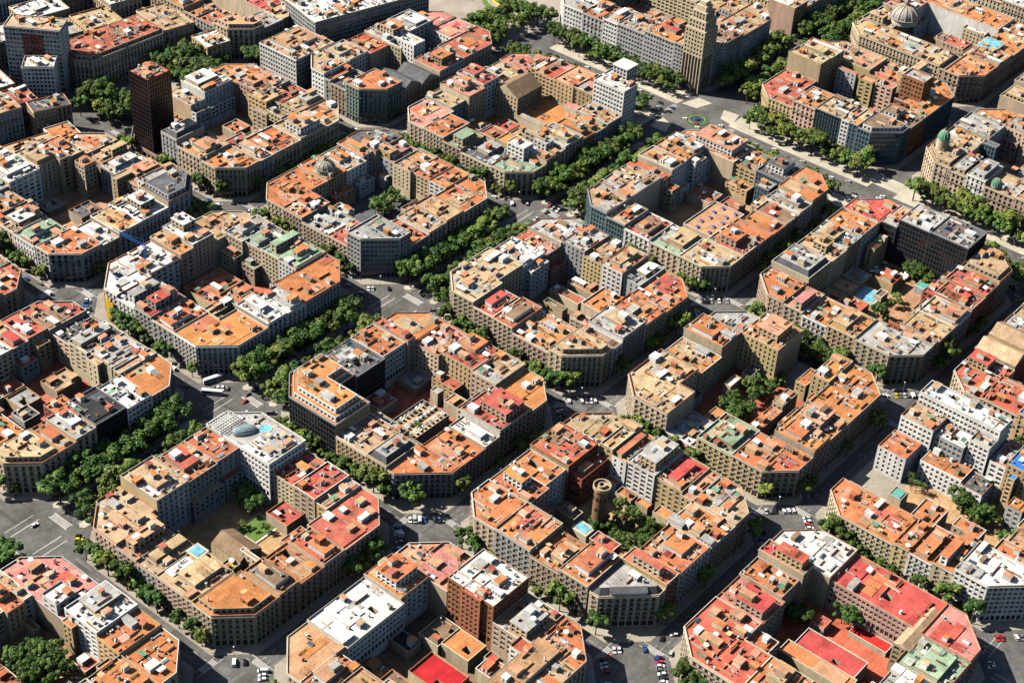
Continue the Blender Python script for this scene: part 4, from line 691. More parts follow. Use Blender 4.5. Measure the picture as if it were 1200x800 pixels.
# ------------------------------------------------------------------ ground, roads, markings
b = MB(); b.box(-2600, -2600, -1.2, 3200, 3200, -.30); structure(b.obj('ground', [M_EARTH]))
b = MB(); b.box(-700, -700, -.29, 1100, 1000, 0); structure(b.obj('road', [M_ASPH]))
b = MB()
def line(ax, ay, bx, by, w, z=.008):
    l = math.hypot(bx - ax, by - ay); dx, dy = (bx - ax) / l, (by - ay) / l; px, py = -dy * w / 2, dx * w / 2
    b.face([(ax - px, ay - py, z), (bx - px, by - py, z), (bx + px, by + py, z), (ax + px, ay + py, z)])
def dashed(ax, ay, bx, by, w=.18, on=2.5, off=4):
    l = math.hypot(bx - ax, by - ay); s = 0
    while s < l - on:
        line(ax + (bx - ax) * s / l, ay + (by - ay) * s / l, ax + (bx - ax) * (s + on) / l, ay + (by - ay) * (s + on) / l, w); s += on + off
def zebra(cx, cy, length, along):   # crosswalk: stop lines and stripes
    n = int(length / 1.0)
    for k in range(n):
        t = -length / 2 + k * 1.0 + .5
        if along == 'x': line(cx + t, cy - 1.7, cx + t, cy + 1.7, .5)
        else: line(cx - 1.7, cy + t, cx + 1.7, cy + t, .5)
STX = [-400, -266.7, -133.3, 0, 133.3, 465]; STY_ = [-133.3, 0, -271.7, 290, 423]
for sx in STX:
    for sy in STY_:
        for k in (-1, 1):
            for q in (0, .9): pass
            line(sx - 8, sy + k * 15.5, sx + 8, sy + k * 15.5, .3); line(sx - 8, sy + k * 19, sx + 8, sy + k * 19, .3)
            line(sx + k * 15.5, sy - 8, sx + k * 15.5, sy + 8, .3); line(sx + k * 19, sy - 8, sx + k * 19, sy + 8, .3)
    for a, c in ((-250, -152), (-114, -20), (20, 104), (186, 270), (310, 404)):
        dashed(sx - 1.7, a, sx - 1.7, c); dashed(sx + 1.7, a, sx + 1.7, c)
for sy in STY_:
    for a, c in ((-380, -286), (-247, -153), (-114, -20), (20, 114), (153, 270)): dashed(a, sy - 1.7, c, sy - 1.7); dashed(a, sy + 1.7, c, sy + 1.7)
GVY = 145.2
for a, c in ((-380, -286), (-247, -153), (-114, -20), (20, 114), (153, 262)):
    for o in (-4, 0, 4): dashed(a, GVY + o, c, GVY + o)
    line(a, GVY - 7.3, c, GVY - 7.3, .2); line(a, GVY + 7.3, c, GVY + 7.3, .2)
for sx in STX[:-1]:
    for k in (-1, 1):
        line(sx + k * 13.5, GVY - 7, sx + k * 13.5, GVY + 7, .5); line(sx + k * 17.5, GVY - 7, sx + k * 17.5, GVY + 7, .5)
    for o in (-9, 9): line(sx - 9, GVY + o, sx + 9, GVY + o, .5); line(sx - 9, GVY + o * 1.5, sx + 9, GVY + o * 1.5, .4)
PGX = 316
for a, c in ((-260, -152), (-115, -20), (20, 120), (190, 280)):
    for o in (-6, -2, 2, 6): dashed(PGX + o, a, PGX + o, c)
for k in range(16): line(PGX - 9 + k * 1.2, 118, PGX - 9 + k * 1.2, 122, .55); line(PGX - 9 + k * 1.2, 168, PGX - 9 + k * 1.2, 172, .55)
structure(b.obj('road_markings', [M_LINE]))
b = MB(); line(-9 - 133.3, -145, -124, -118, .01)
for sx, sy in ((-133.3, -133.3),): line(sx - 7, sy + 15, sx + 8, sy + 15, 1.6); line(sx + 9, sy - 16, sx + 9, sy - 32, .8)
structure(b.obj('cycle_lane', [M_REDLANE]))
b = MB()
for k in range(260):
    if R.random() < .5: x, y, w_, d_ = R.choice(STX[:5]) + R.uniform(-5, 5), R.uniform(-250, 400), R.uniform(.8, 2.6), R.uniform(3, 16)
    else: x, y, w_, d_ = R.uniform(-350, 280), R.choice((-133.3, 0, GVY, 290)) + R.uniform(-5, 5), R.uniform(3, 16), R.uniform(.8, 2.6)
    b.face([(x - w_, y - d_ / 2, .003 + k * 1e-5), (x + w_, y - d_ / 2, .003 + k * 1e-5), (x + w_, y + d_ / 2, .003 + k * 1e-5), (x - w_, y + d_ / 2, .003 + k * 1e-5)], R.randrange(2))
structure(b.obj('asphalt_patches', M_PATCH))
b = MB()
for sx in STX[:5]:
    for sy in (-133.3, 0, 290, 423):
        for k in (-1, 1): zebra(sx, sy + k * 17.2, 9, 'x'); zebra(sx + k * 17.2, sy, 9, 'y')
    for k in (-1, 1): zebra(sx + k * 15.5, GVY, 13, 'y')
structure(b.obj('crosswalks', [M_LINE]))
# boulevard medians
b = MB()
for a, c in ((-390, -288), (-246, -155), (-113, -21), (21, 113), (155, 264)):
    for y in (GVY - 10.6, GVY + 10.6):
        b.prism([(a, y - 2.4), (c, y - 2.4), (c + 1.5, y), (c, y + 2.4), (a, y + 2.4), (a - 1.5, y)], -.05, .13)
for a, c in ((-270, -145), (-124, -10), (10, 125), (170, 290)):
    for x, q in ((PGX - 21.5, 10.5), (PGX + 21.5, 10.5)): b.prism([(x - q, a), (x + q, a), (x + q, c), (x - q, c)], -.05, .115)
for P in ([(288, 128), (303, 124), (306, 134), (292, 140)], [(288, 152), (300, 156), (304, 166), (288, 166)], [(330, 124), (346, 128), (344, 140), (332, 135)], [(332, 156), (346, 152), (346, 164), (330, 168)], [(286, 22), (300, 18), (300, -18), (286, -22)], [(334, 20), (348, 16), (348, -16), (334, -20)]):
    if sum(P[i - 1][0] * P[i][1] - P[i][0] * P[i - 1][1] for i in range(4)) < 0: P = P[::-1]
    b.prism(P, -.05, .112)
structure(b.obj('boulevard_median', [M_PALE]))
b = MB(); b.prism([(290, 316), (430, 316), (430, 440), (290, 440)], -.05, .10); structure(b.obj('plaza_paving', [M_PAVE]))
b = MB(); b.prism([(38, 428), (122, 424), (122, 462), (38, 470)], -.05, .10); structure(b.obj('square_paving', [M_PAVE]))

# ------------------------------------------------------------------ trees
def crown_mesh(rx, rz, n, seed, mats):
    r = random.Random(seed); b = MB(); lobes = []
    for k in range(15):
        a = r.uniform(0, 6.28); q = r.uniform(.2, .95) ** .7; lobes.append((q * rx * cos(a), q * rx * sin(a), r.uniform(-.5, .8) * rz * (1.1 - q * .6), r.uniform(.17, .38) * rx, r.choice((0, 0, 1, 1, 1, 2))))
    lobes.append((0, 0, .3 * rz, .42 * rx, 1))
    for k in range(n):
        x, y, z, q, mi = r.choice(lobes)
        u, v = r.uniform(-1, 1), r.uniform(0, 6.28); s = math.sqrt(1 - u * u); rr = q * r.uniform(.72, 1.06) * (1.15 if r.random() < .06 else 1)
        px, py, pz = x + rr * s * cos(v), y + rr * s * sin(v), z + rr * u * .8
        sz = r.uniform(.22, .5); t = r.uniform(0, 6.28); til = r.uniform(-.6, .6)
        nx, ny, nz = s * cos(v) + r.uniform(-.5, .5), s * sin(v) + r.uniform(-.5, .5), u + .5 + r.uniform(-.4, .5); l = math.sqrt(nx * nx + ny * ny + nz * nz) or 1; nx, ny, nz = nx / l, ny / l, nz / l
        ux, uy, uz = (-ny, nx, 0) if abs(nz) < .95 else (1, 0, 0); l = math.sqrt(ux * ux + uy * uy) or 1; ux, uy = ux / l, uy / l
        vx, vy, vz = ny * uz - nz * uy, nz * ux - nx * uz, nx * uy - ny * ux
        c, d = cos(t) * sz, sin(t) * sz
        A = (ux * c + vx * d, uy * c + vy * d, uz * c + vz * d); B = (vx * c - ux * d, vy * c - uy * d, vz * c - uz * d)
        b.face([(px - A[0] - B[0] * .6, py - A[1] - B[1] * .6, pz - A[2] - B[2] * .6), (px + A[0] * .4 - B[0], py + A[1] * .4 - B[1], pz + A[2] * .4 - B[2]), (px + A[0] + B[0] * .5, py + A[1] + B[1] * .5, pz + A[2] + B[2] * .5), (px - A[0] * .3 + B[0], py - A[1] * .3 + B[1], pz - A[2] * .3 + B[2])], mi if r.random() < .8 else r.randrange(3))
    return b.mesh('crown', mats), lobes
def trunk_mesh(h, r0, lobes, zc, seed):
    r = random.Random(seed); b = MB(); b.lathe(0, 0, [(r0 * 1.3, 0), (r0, .6), (r0 * .75, h)], 7)
    for x, y, z, q, m in lobes[:6]: b.bar((0, 0, h * .85), (x * .8, y * .8, zc + z), r0 * .7)
    return b.mesh('trunk', [M_BARK])
def tree_proto(kind, rx, rz, zc, th, n, seed, mats):
    cm, lb = crown_mesh(rx, rz, n, seed, mats); tm = trunk_mesh(th, .26 if rx > 3.5 else .16, lb, zc, seed)
    return kind, cm, tm, zc
PL = [tree_proto('plane_tree', rx, rz, zc, zc - 1.5, 1500, s, m) for rx, rz, zc, s, m in ((5.2, 3.9, 8.0, 1, LEAF[:3]), (4.6, 4.2, 8.2, 2, LEAF[:3]), (5.6, 3.6, 7.6, 3, [LEAF[1], LEAF[1], LEAF[2]]), (4.4, 3.4, 7.4, 4, [LEAF[3], LEAF[0], LEAF[1]]), (5.0, 4.4, 8.8, 5, LEAF[:3]))]
SM = [tree_proto('street_tree', rx, rz, zc, zc - .8, 850, s, m) for rx, rz, zc, s, m in ((3.0, 2.6, 5.6, 11, LEAF[:3]), (2.6, 2.8, 5.8, 12, [LEAF[1], LEAF[1], LEAF[2]]), (3.3, 2.5, 5.4, 13, LEAF[:3]), (2.4, 2.2, 5.0, 14, [LEAF[3], LEAF[0], LEAF[1]]))]
def palm_proto():
    b = MB(); r = random.Random(9)
    for k in range(22):
        a = k * 2.4; el = r.uniform(-.3, .9); px = [(0, 0)]
        for s in range(5):
            t0, t1 = s / 5, (s + 1) / 5; L = 3.0
            f = lambda t: (L * t * cos(a), L * t * sin(a), el * L * t - 1.9 * t * t)
            p, q = f(t0), f(t1); w0, w1 = .38 * (1 - t0 * .8), .38 * (1 - t1 * .8); n = (-sin(a), cos(a))
            b.face([(p[0] - n[0] * w0, p[1] - n[1] * w0, p[2] - .1), (q[0] - n[0] * w1, q[1] - n[1] * w1, q[2] - .1), (q[0], q[1], q[2] + .05), (p[0], p[1], p[2] + .05)]); b.face([(p[0], p[1], p[2] + .05), (q[0], q[1], q[2] + .05), (q[0] + n[0] * w1, q[1] + n[1] * w1, q[2] - .1), (p[0] + n[0] * w0, p[1] + n[1] * w0, p[2] - .1)])
    cm = b.mesh('crown', [LEAF[1]]); b = MB(); b.lathe(0, 0, [(.3, 0), (.2, 1), (.17, 7.5), (.3, 8)], 8); return 'palm_tree', cm, b.mesh('trunk', [M_BARK]), 8.0
PALM = palm_proto()
NT = [0]; ST = [0]
def tree(proto, x, y, label, group, s=1.0, z=.1):
    kind, cm, tm, zc = proto
    t = root(kind, (x, y, z), label, 'tree', group, R.uniform(0, 6.28)); t.scale = (s, s, s * R.uniform(.9, 1.1))
    place('crown', cm, t, (0, 0, zc)); place('trunk', tm, t); NT[0] += 1
def clear(x, y, m=2.2):
    for P, rt, h in FOOT:
        if abs(P[0][0] - x) < 60 and abs(P[0][1] - y) < 60 and any(in_poly((x + i, y + j), P) for i, j in ((m, 0), (-m, 0), (0, m), (0, -m))): return False
    return True
NAME = {b_['k']: b_['n'] for b_ in BLOCKS}
# Gran boulevard: two rows on the medians
for i, (a, c) in ((-2, (-385, -290)), (-1, (-243, -158)), (0, (-110, -24)), (1, (24, 110)), (2, (158, 258)), (3, (364, 460)), (4, (478, 560))):
    for y, far in ((GVY - 10.6, 0), (GVY + 10.6, 1), (GVY - 18.2, 0), (GVY + 17.8, 1))[:4 if i < 3 else 3]:
        x = a
        while x < c:
            bl_ = NAME.get((i, 1 if far else 0), 'upper-avenue block' if i == 4 else 'white-vault block')
            tree(R.choice(PL), x + R.uniform(-1, 1), y + R.uniform(-.6, .6), f"broad green plane tree in the boulevard row {'across the road from' if 0 else 'in front of'} the {bl_}", f'plane trees of the boulevard by the {bl_}', R.uniform(1.25, 1.75) if abs(y - GVY) < 12 else R.uniform(.9, 1.25)); x += R.uniform(7.5, 10.0)
# the wide avenue
for a, c, nm_ in ((-150, -118, 'corner-cupola block'), (-115, -20, 'corner-cupola block'), (22, 118, 'glass-office block'), (182, 300, 'bank-tower block')):
    for x, w_ in ((PGX - 18, 'near'), (PGX + 18, 'far'), (PGX - 27, 'near'), (PGX + 27, 'far')):
        y = a
        while y < c:
            tree(('avenue_tree',) + R.choice(PL if y > 170 else SM + PL[3:4])[1:], x + R.uniform(-2, 2), y, f"green avenue tree in the {w_} row opposite the {nm_}", f'{w_} avenue trees by the {nm_}', R.uniform(1.35, 1.9) if y < 170 else R.uniform(.95, 1.25)); y += R.uniform(7.5, 11)
# side streets
for bl in BLOCKS:
    x0, y0, x1, y1 = bl['r']; ij = bl['k']
    if ij in ((3, 1), (3, 0), (3, -1), (4, 0), (2, 3), (2, 2), (-1, 2)): continue
    for side in 'WS':
        a, c = (y0, y1) if side == 'W' else (x0, x1)
        if side == 'S' and ij[1] == 1: continue
        t = a + 10
        while t < c - 8:
            x, y = (x0 - 3.3, t) if side == 'W' else (t, y0 - 3.3)
            ct = t - a
            if ct < 15: x, y = (x0 + 15 - ct - 1.5 - 2, t) if side == 'W' else (t, y0 + 15 - ct - 3.5)
            if (ct >= 17 or side == 'W') and not (ij == (0, 1) and side == 'W' and y > 248):
                if R.random() < (.74 if side == 'W' else .42) and ST[0] < 310:
                    ST[0] += 1
                    tree(R.choice(SM), x + R.uniform(-.3, .3), y, f"small green street tree on the pavement along the {SIDE[side][0]} side of the {bl['n']}", f"street trees on the {SIDE[side][0]} side of the {bl['n']}", R.choice((1.1, 1.5, 1.8, 2.1)) * R.uniform(.9, 1.1))
            t += R.uniform(6.5, 9)
TZ += [((1, 3), 12, 424, 50, 472, 18, 'L'), ((1, 3), 88, 428, 128, 472, 16, 'L'), ((3, 2), 290, 318, 330, 345, 14, 'L'), ((3, 2), 335, 322, 350, 345, 5, 'L'), ((3, 2), 345, 395, 400, 420, 10, 'L')]
NAME[(3, 2)] = 'plaza flower bed'
for ij, ax, ay, bx, by, n, kd in TZ:
    nm_ = NAME.get(ij, 'plaza')
    put = []
    for k in range(n):
        for _ in range(14):
            x, y = R.uniform(ax, bx), R.uniform(ay, by)
            if not clear(x, y, 1.2) or any(math.hypot(x - u, y - v) < (3.0 if kd != 'L' else 5) for u, v in put): continue
            put.append((x, y))
            if kd == 'p': tree(PALM, x, y, f'palm tree with arching fronds in the courtyard of the {nm_}', f'palms of the {nm_}', R.uniform(.8, 1.1))
            elif kd == 'L': tree(('square_tree',) + R.choice(PL)[1:], x, y, f"tall plane tree on the open square beside the {'dark glass tower' if ij == (1, 3) else nm_}", f"plane trees of the square beside the {'dark glass tower' if ij == (1, 3) else nm_}", R.uniform(1.2, 1.6))
            else: tree(('garden_tree',) + R.choice(SM + PL[:3])[1:], x, y, f'leafy garden tree inside the courtyard of the {nm_}', f'garden trees of the {nm_}', R.uniform(.7, 1.2) if kd == 'g' else .5)
            break
# ------------------------------------------------------------------ landmarks
def plain(name, cat, label, P, h, rc, wc, fl='', ed='ssss', group='buildings beyond the grid', dens=26):
    rt = building(name, cat, label, group, P, ed, h, rc, wc, fl, False, dens=dens); FOOT.append((P, rt, h)); return rt
def rect(ax, ay, bx, by): return [(ax, ay), (bx, ay), (bx, by), (ax, by)]
def rrect(cx, cy, w, d, a):
    c, s = cos(a), sin(a); return [(cx + u * c - v * s, cy + u * s + v * c) for u, v in ((-w/2, -d/2), (w/2, -d/2), (w/2, d/2), (-w/2, d/2))]
M_OLDBRICK = mat('old_brick', (.20, .105, .06), dirt=.3, fine=1.5)
# round brick water tower in the garden
t = root('water_tower', (-67, -60.5, .1), 'tall round brick water tower with a ringed open top in the garden courtyard', 'water tower')
b = MB(); b.lathe(0, 0, [(4.2, 0), (3.9, 3), (3.8, 27), (4.3, 28)], 28); b.obj('shaft', [M_OLDBRICK], t)
b = MB(); b.lathe(0, 0, [(4.3, 28.0), (4.75, 28.6), (4.75, 30.6), (4.2, 30.6), (4.2, 28.9), (2.0, 29.0), (2.0, 30.9), (1.5, 30.9), (1.5, 29.4), (0, 29.4)], 28); b.obj('rim', [WM['t']], t)
for k in range(10):
    a = 2 * pi * k / 10
    for z in (8, 15, 22):
        if R.random() < .6: w = MB(); w.box(-.45, -.1, 0, .45, .12, 1.9); w.obj('window', [M_DARK], t, (3.92 * cos(a), 3.92 * sin(a), z)).rotation_euler = (0, 0, a + pi / 2)
# glass barrel dome, pool and lattice pergola on the white corner building
wb = next(f for f in FOOT if in_poly((-154, 112), f[0])); rt = wb[1]; H = wb[2]; L0 = (rt.location.x, rt.location.y)
b = MB(); n, m = 14, 8
for i in range(n):
    for j in range(m):
        def pt(i, j):
            u = pi * i / n; v = pi * j / m
            return (6.4 * -cos(u), 3.7 * sin(u) ** .6 * cos(v), 3.3 * sin(u) ** .6 * sin(v))
        b.face([pt(i, j), pt(i, j + 1), pt(i + 1, j + 1), pt(i + 1, j)], 0)
        if i > 0: b.bar(pt(i, j), pt(i, j + 1), .16, 1)
        if 0 < i < n - 1: b.bar(pt(i, j), pt(i + 1, j), .12, 1)
o = b.obj('glass_dome', [glass('dome_glass', (.16, .27, .30), .15), M_METAL], rt, (-160 - L0[0], 104.5 - L0[1], H + .5)); o.rotation_euler = (0, 0, -.5)
b = MB(); b.lathe(0, 0, [(3.6, 0), (3.6, .5), (3.3, .5), (3.3, .35)], 20, 0); b.lathe(0, 0, [(3.3, .35), (0, .35)], 20, 1); b.obj('roof_pool', [M_WHITE, M_POOL], rt, (-151 - L0[0], 98.5 - L0[1], H + .02))
b = MB()
for k in range(9): b.bar((-7 + k * 1.75, -4.5, 3), (-7 + k * 1.75, 4.5, 3), .3)
for k in range(6): b.bar((-7.2, -4.5 + k * 1.8, 3.3), (7.2, -4.5 + k * 1.8, 3.3), .3)
for x in (-7, 0, 7):
    for y in (-4.5, 4.5): b.box(x - .15, y - .15, 0, x + .15, y + .15, 2.8)
b.obj('pergola', [M_WHITE], rt, (-163 - L0[0], 116 - L0[1], H + .02))
# parasols and tables in the white parasol court / hotel garden
def parasols(ax, ay, bx, by, n, where, z=.3):
    for k in range(n):
        x, y = R.uniform(ax, bx), R.uniform(ay, by)
        if not clear(x, y, 1): continue
        p = root('parasol', (x, y, z), f'white parasol standing open {where}', 'parasol', f'parasols {where}'); b = LIB['parasol'][0]
        place('canopy', b, p, (0, 0, 0), R.random(), (1.25, 1.25, 1.1))
parasols(52, 68, 66, 86, 22, 'in the white-parasol courtyard among the orange terraces'); parasols(228, -66, 252, -45, 26, 'in the hotel garden by the pale pool')
# ribbed dome, cupolas, big dome
def dome(name, x, y, z, r, hh, drum, m, label, cat='dome', lantern=True, dm=None):
    par = next((f for f in FOOT if in_poly((x, y), f[0])), None); rt = par[1] if par else None
    ox, oy = (rt.location.x, rt.location.y) if rt else (0, 0)
    b = MB(); b.lathe(0, 0, [(r * 1.05, 0), (r * 1.05, drum)], 24, 1); b.lathe(0, 0, [(r * 1.12, drum), (r * 1.12, drum + .5), (r, drum + .5)] + [(r * cos(a * pi / 16), drum + .5 + hh * sin(a * pi / 16)) for a in range(1, 8)] + [(.01, drum + .5 + hh)], 24, 0)
    for k in range(12):
        a = 2 * pi * k / 12
        for q in range(7):
            t0, t1 = q * pi / 16, (q + 1) * pi / 16; rr = r * 1.02
            b.bar((rr * cos(t0) * cos(a), rr * cos(t0) * sin(a), drum + .5 + hh * 1.02 * sin(t0)), (rr * cos(t1) * cos(a), rr * cos(t1) * sin(a), drum + .5 + hh * 1.02 * sin(t1)), r * .06, 1)
    if lantern: b.lathe(0, 0, [(r * .18, drum + hh), (r * .18, drum + hh + r * .35), (0, drum + hh + r * .75)], 10, 0)
    o = b.obj(name, [m, dm or WM['b']], rt, (x - ox, y - oy, z))
    if rt is None: tag(o, label, cat)
    return o
dome('ribbed_dome', 59, 263, 21.5, 6.2, 4.6, 2.5, M_DOME, '')
dome('corner_cupola', 366, -20, 24, 4.0, 5.5, 11, M_COPPER, ''); dome('copper_dome', 355, -68, 22.5, 3.4, 4.2, 1.5, M_COPPER, '', lantern=False)
dome('stone_dome', 521, 97, 24, 10.5, 9, 4, M_DOME, 'big grey ribbed dome rising on an upper avenue roof')
# dark glass tower by the square
t = root('office_tower', (20.5, 385.5, .13), 'very dark brown glass office tower standing alone above the green square', 'office tower')
b = MB()
for p0, p1 in (((-9.7, -9.5), (9.7, -9.5)), ((-9.7, 9.5), (-9.7, -9.5))): STY['dk'] = (1.9, 1.5, 2.5, 4, 3.3); facade(b, p0, p1, 0, 62, 'dk', [], gi=1)
b.face([(9.7, -9.5, 0), (9.7, 9.5, 0), (9.7, 9.5, 62), (9.7, -9.5, 62)]); b.face([(9.7, 9.5, 0), (-9.7, 9.5, 0), (-9.7, 9.5, 62), (9.7, 9.5, 62)]); M_TOW = mat('tower_bronze', (.026, .016, .018), rough=.4, obj=0)
b.obj('shell', [M_TOW, glass('tower_glass', (.02, .012, .016), .15), glass('tower_glass_two', (.035, .018, .022), .15)], t)
b = MB(); b.face([(-9.4, -9.2, 61.2), (9.4, -9.2, 61.2), (9.4, 9.2, 61.2), (-9.4, 9.2, 61.2)]); b.obj('roof', [RM['r']], t)
for k in range(26): place(R.choice(('air_conditioner', 'roof_shed', 'aerial')), None, t) if False else None
clutter(t, rect(-9, -9, 9, 9), 61.2, 9, [], 'g', True)
# bank tower at the avenue corner
t = root('bank_tower', (357.5, 176, .13), 'tall stepped stone tower rising from the avenue corner above the roundabout', 'tower')
b = MB()
for r_, za, zb_, gf_ in ((8.5, 0, 50, 30), (7.2, 50, 57, .3), (5.8, 57, 63, .3)):
    STY['bk'] = (2.5, 1.4, 2.1, gf_, 3.4)
    for p0, p1 in (((-r_, -r_), (r_, -r_)), ((-r_, r_), (-r_, -r_))): facade(b, p0, p1, za, zb_, 'bk', [], gi=1, blind=.1)
    b.face([(r_, -r_, za), (r_, r_, za), (r_, r_, zb_), (r_, -r_, zb_)]); b.face([(r_, r_, za), (-r_, r_, za), (-r_, r_, zb_), (r_, r_, zb_)]); b.face([(-r_, -r_, zb_), (r_, -r_, zb_), (r_, r_, zb_), (-r_, r_, zb_)])
b.obj('shaft', [WM['b'], M_GLASS, M_BLIND], t)
b = MB(); b.box(-4.2, -4.2, 63.01, 4.2, 4.2, 67); b.box(-2.8, -2.8, 67.01, 2.8, 2.8, 70); b.obj('crown_storeys', [WM['b']], t)
# white corner tower: glassy top over the avenue
wt = next(f for f in FOOT if in_poly((272, 178), f[0])); rt = wt[1]; L0 = (rt.location.x, rt.location.y)
b = MB()
for p0, p1 in (((-6, -6), (6, -6)), ((-6, 6), (-6, -6))): facade(b, p0, p1, 0, 8, 'att', [], gi=1)
b.prism([(-6.5, -6.5), (6.5, -6.5), (6.5, 6.5), (-6.5, 6.5)], 8.01, 8.6); b.obj('lantern_storeys', [WM['w'], M_GLASS2, M_GLASS2], rt, (273 - L0[0], 182 - L0[1], wt[2] + .05))
# yellow netting round the corner being restored
t = root('scaffold', (-121.3, 264, .13), 'corner scaffold wrapped in bright yellow netting against a greenish white facade', 'scaffold')
for k in range(7):
    x, y = -3.4 + (k * .95 if k > 2 else k * .1), -9 + k * 2.3; a = rad(90 - max(0, k - 2) * 9); hz_ = 15.5 + (k % 3) * .9
    b = MB(); b.box(-1.25, -.25, .6, 1.25, .25, hz_, 0)
    for q in range(6): b.box(-1.3, -.32 - .01 * (k % 2), 1.5 + q * 2.6, 1.3, .32, 1.75 + q * 2.6, 1)
    o = b.obj('netting', [M_YEL, WM['y']], t, (x, y, 0)); o.rotation_euler = (0, 0, a)
    b = MB(); b.box(-1.3, -.06, 0, -1.2, .06, hz_ + 1.2); o = b.obj('scaffold_pole', [M_METAL], t, (x, y, 0)); o.rotation_euler = (0, 0, a)
# blue crane
t = root('tower_crane', (-90, 265, 0), 'slender blue crane standing over the pale roof terrace by the yellow scaffold', 'crane')
b = MB(); q = .55
for x, y in ((-q, -q), (q, -q), (q, q), (-q, q)): b.bar((x, y, 0), (x, y, 34), .16)
for k in range(22):
    z = k * 1.55; s = 1 if k % 2 else -1
    b.bar((-q * s, -q, z), (q * s, -q, z + 1.55), .1); b.bar((-q, -q * s, z), (-q, q * s, z + 1.55), .1); b.bar((q * s, q, z), (-q * s, q, z + 1.55), .1); b.bar((q, q * s, z), (q, -q * s, z + 1.55), .1)
b.obj('mast', [M_CRANE], t)
b = MB(); d = (-.05, 1.0); J = 27
def jp(s, w, z): return (d[0] * s - d[1] * w, d[1] * s + d[0] * w, z)
for w, z in ((-.5, 34), (.5, 34), (0, 35.2)): b.bar(jp(-7, w, z), jp(J, w, z), .16)
for k in range(17):
    s = -7 + k * 2
    b.bar(jp(s, -.5, 34), jp(s + 1, 0, 35.2), .1); b.bar(jp(s + 1, 0, 35.2), jp(s + 2, .5, 34), .1); b.bar(jp(s, .5, 34), jp(s + 1, 0, 35.2), .1); b.bar(jp(s + 1, 0, 35.2), jp(s + 2, -.5, 34), .1)
b.bar((0, 0, 38.5), jp(J * .7, 0, 35.2), .08); b.bar((0, 0, 38.5), jp(-6.5, 0, 35.2), .08); b.bar((0, 0, 34), (0, 0, 38.6), .3); b.obj('jib', [M_CRANE], t)
b = MB(); b.box(-.6, -1, 32.6, .6, 1, 33.9); b.obj('cabin', [M_WHITE], t)
# roof solar array over the grey corner of the brick-tower block etc. : long grey roof house
cb = next(f for f in FOOT if in_poly((-113, -112), f[0])); rt = cb[1]; L0 = (rt.location.x, rt.location.y)
b = MB(); b.box(-9, -2.6, 0, 9, 2.6, 2.4, 0); b.face([(-9.3, -3, 2.41), (9.3, -3, 2.41), (9.3, 0, 4), (-9.3, 0, 4)], 1); b.face([(9.3, 3, 2.41), (-9.3, 3, 2.41), (-9.3, 0, 4), (9.3, 0, 4)], 1)
o = b.obj('mansard_house', [M_WHITE, RM['G']], rt, (-110.5 - L0[0], -110.5 - L0[1], cb[2])); o.rotation_euler = (0, 0, -pi / 4)
# buildings round the square and beyond (they leave the grid there)
plain('corner_building', 'corner building', 'long red-roofed corner building with rounded end beyond the green square', [(46, 480), (108, 477), (114, 484), (114, 512), (38, 516), (38, 490)], 22, 'r', 'b', 'a', 'ssssss')
plain('high_rise', 'high-rise', 'white banded high-rise with a brick red centre bay, tallest at the far corner', rrect(25, 512, 40, 18, -.97), 48, 'T', 'w', 'g')
o = MB(); hx = FOOT[-1][1]; facade(o, (-7, -9.6), (7, -9.6), 6, 44, 'grid', [], gi=1); o.face([(-7, -9.6, 44), (7, -9.6, 44), (7, -9, 44), (-7, -9, 44)]); o.face([(-7, -9, 6), (-7, -9.6, 6), (-7, -9.6, 44), (-7, -9, 44)]); o.face([(7, -9.6, 6), (7, -9, 6), (7, -9, 44), (7, -9.6, 44)])
o.obj('brick_bay', [WM['r'], M_GLASS, M_BLIND], hx).rotation_euler = (0, 0, -.97)
plain('apartment_building', 'apartment building', 'rounded white apartment building in front of the banded high-rise', rrect(11, 493, 22, 16, -.8), 30, 'W', 'w', 'g')
plain('office_building', 'office building', 'dark-topped office slab with blank tan flank beside the square', rrect(-14, 452, 26, 16, -.35), 24, 'G', 't', '')
plain('department_store', 'department store', 'huge pale windowless department store filling the top edge', rrect(240, 408, 100, 44, -.25), 32, 'W', 'g', 'g')
plain('office_building', 'office building', 'white striped office building beside the huge pale department store', rect(143.3, 375.5, 182, 413), 26, 'T', 'w', 'gp')
rr = random.Random(4)
spots = [(-60, 425, 50, 18), (-25, 425, 18, 18), (-45, 470, 30, 22), (-75, 500, 30, 30), (-20, 482, 24, 22), (-45, 525, 30, 26), (-15, 515, 22, 30), (60, 535, 26, 24), (92, 532, 30, 28), (122, 545, 26, 30), (30, 560, 34, 26), (70, 570, 36, 26), (110, 580, 34, 26), (-10, 565, 30, 30), (150, 570, 30, 36), (60, 610, 40, 30), (110, 620, 40, 30), (20, 600, 34, 28), (155, 470, 0, 0), (330, 470, 40, 40), (-45, 580, 30, 30), (130, 500, 26, 40), (132, 452, 20, 22), (165, 425, 0, 0), (88, 610, 30, 30), (135, 600, 26, 30), (35, 640, 30, 30), (-5, 610, 30, 30), (-30, 600, 30, 34), (5, 640, 40, 30), (160, 610, 30, 30), (60, 650, 40, 30)]
for k, (x, y, w, d) in enumerate(spots):
    if w == 0: continue
    rc = rr.choice('OorTWgTOB'); wc = rr.choice('bwbyg')
    plain('apartment_building', 'apartment building', uniq(f"{RW[rc]} {WW[wc]} house beyond the square, {('behind', 'below')[k % 2]} the banded high-rise") or f"{RW[rc]} {WW[wc]} house number {k} among the crowded roofs past the square", rrect(x, y, w, d, -.2), rr.uniform(18, 26), rc, wc, rr.choice(('', 'p', '')), dens=30)
for nm_, ax, ay, w, d, hh in (('Casp corner', 0, 0, 0, 0, 0),): pass
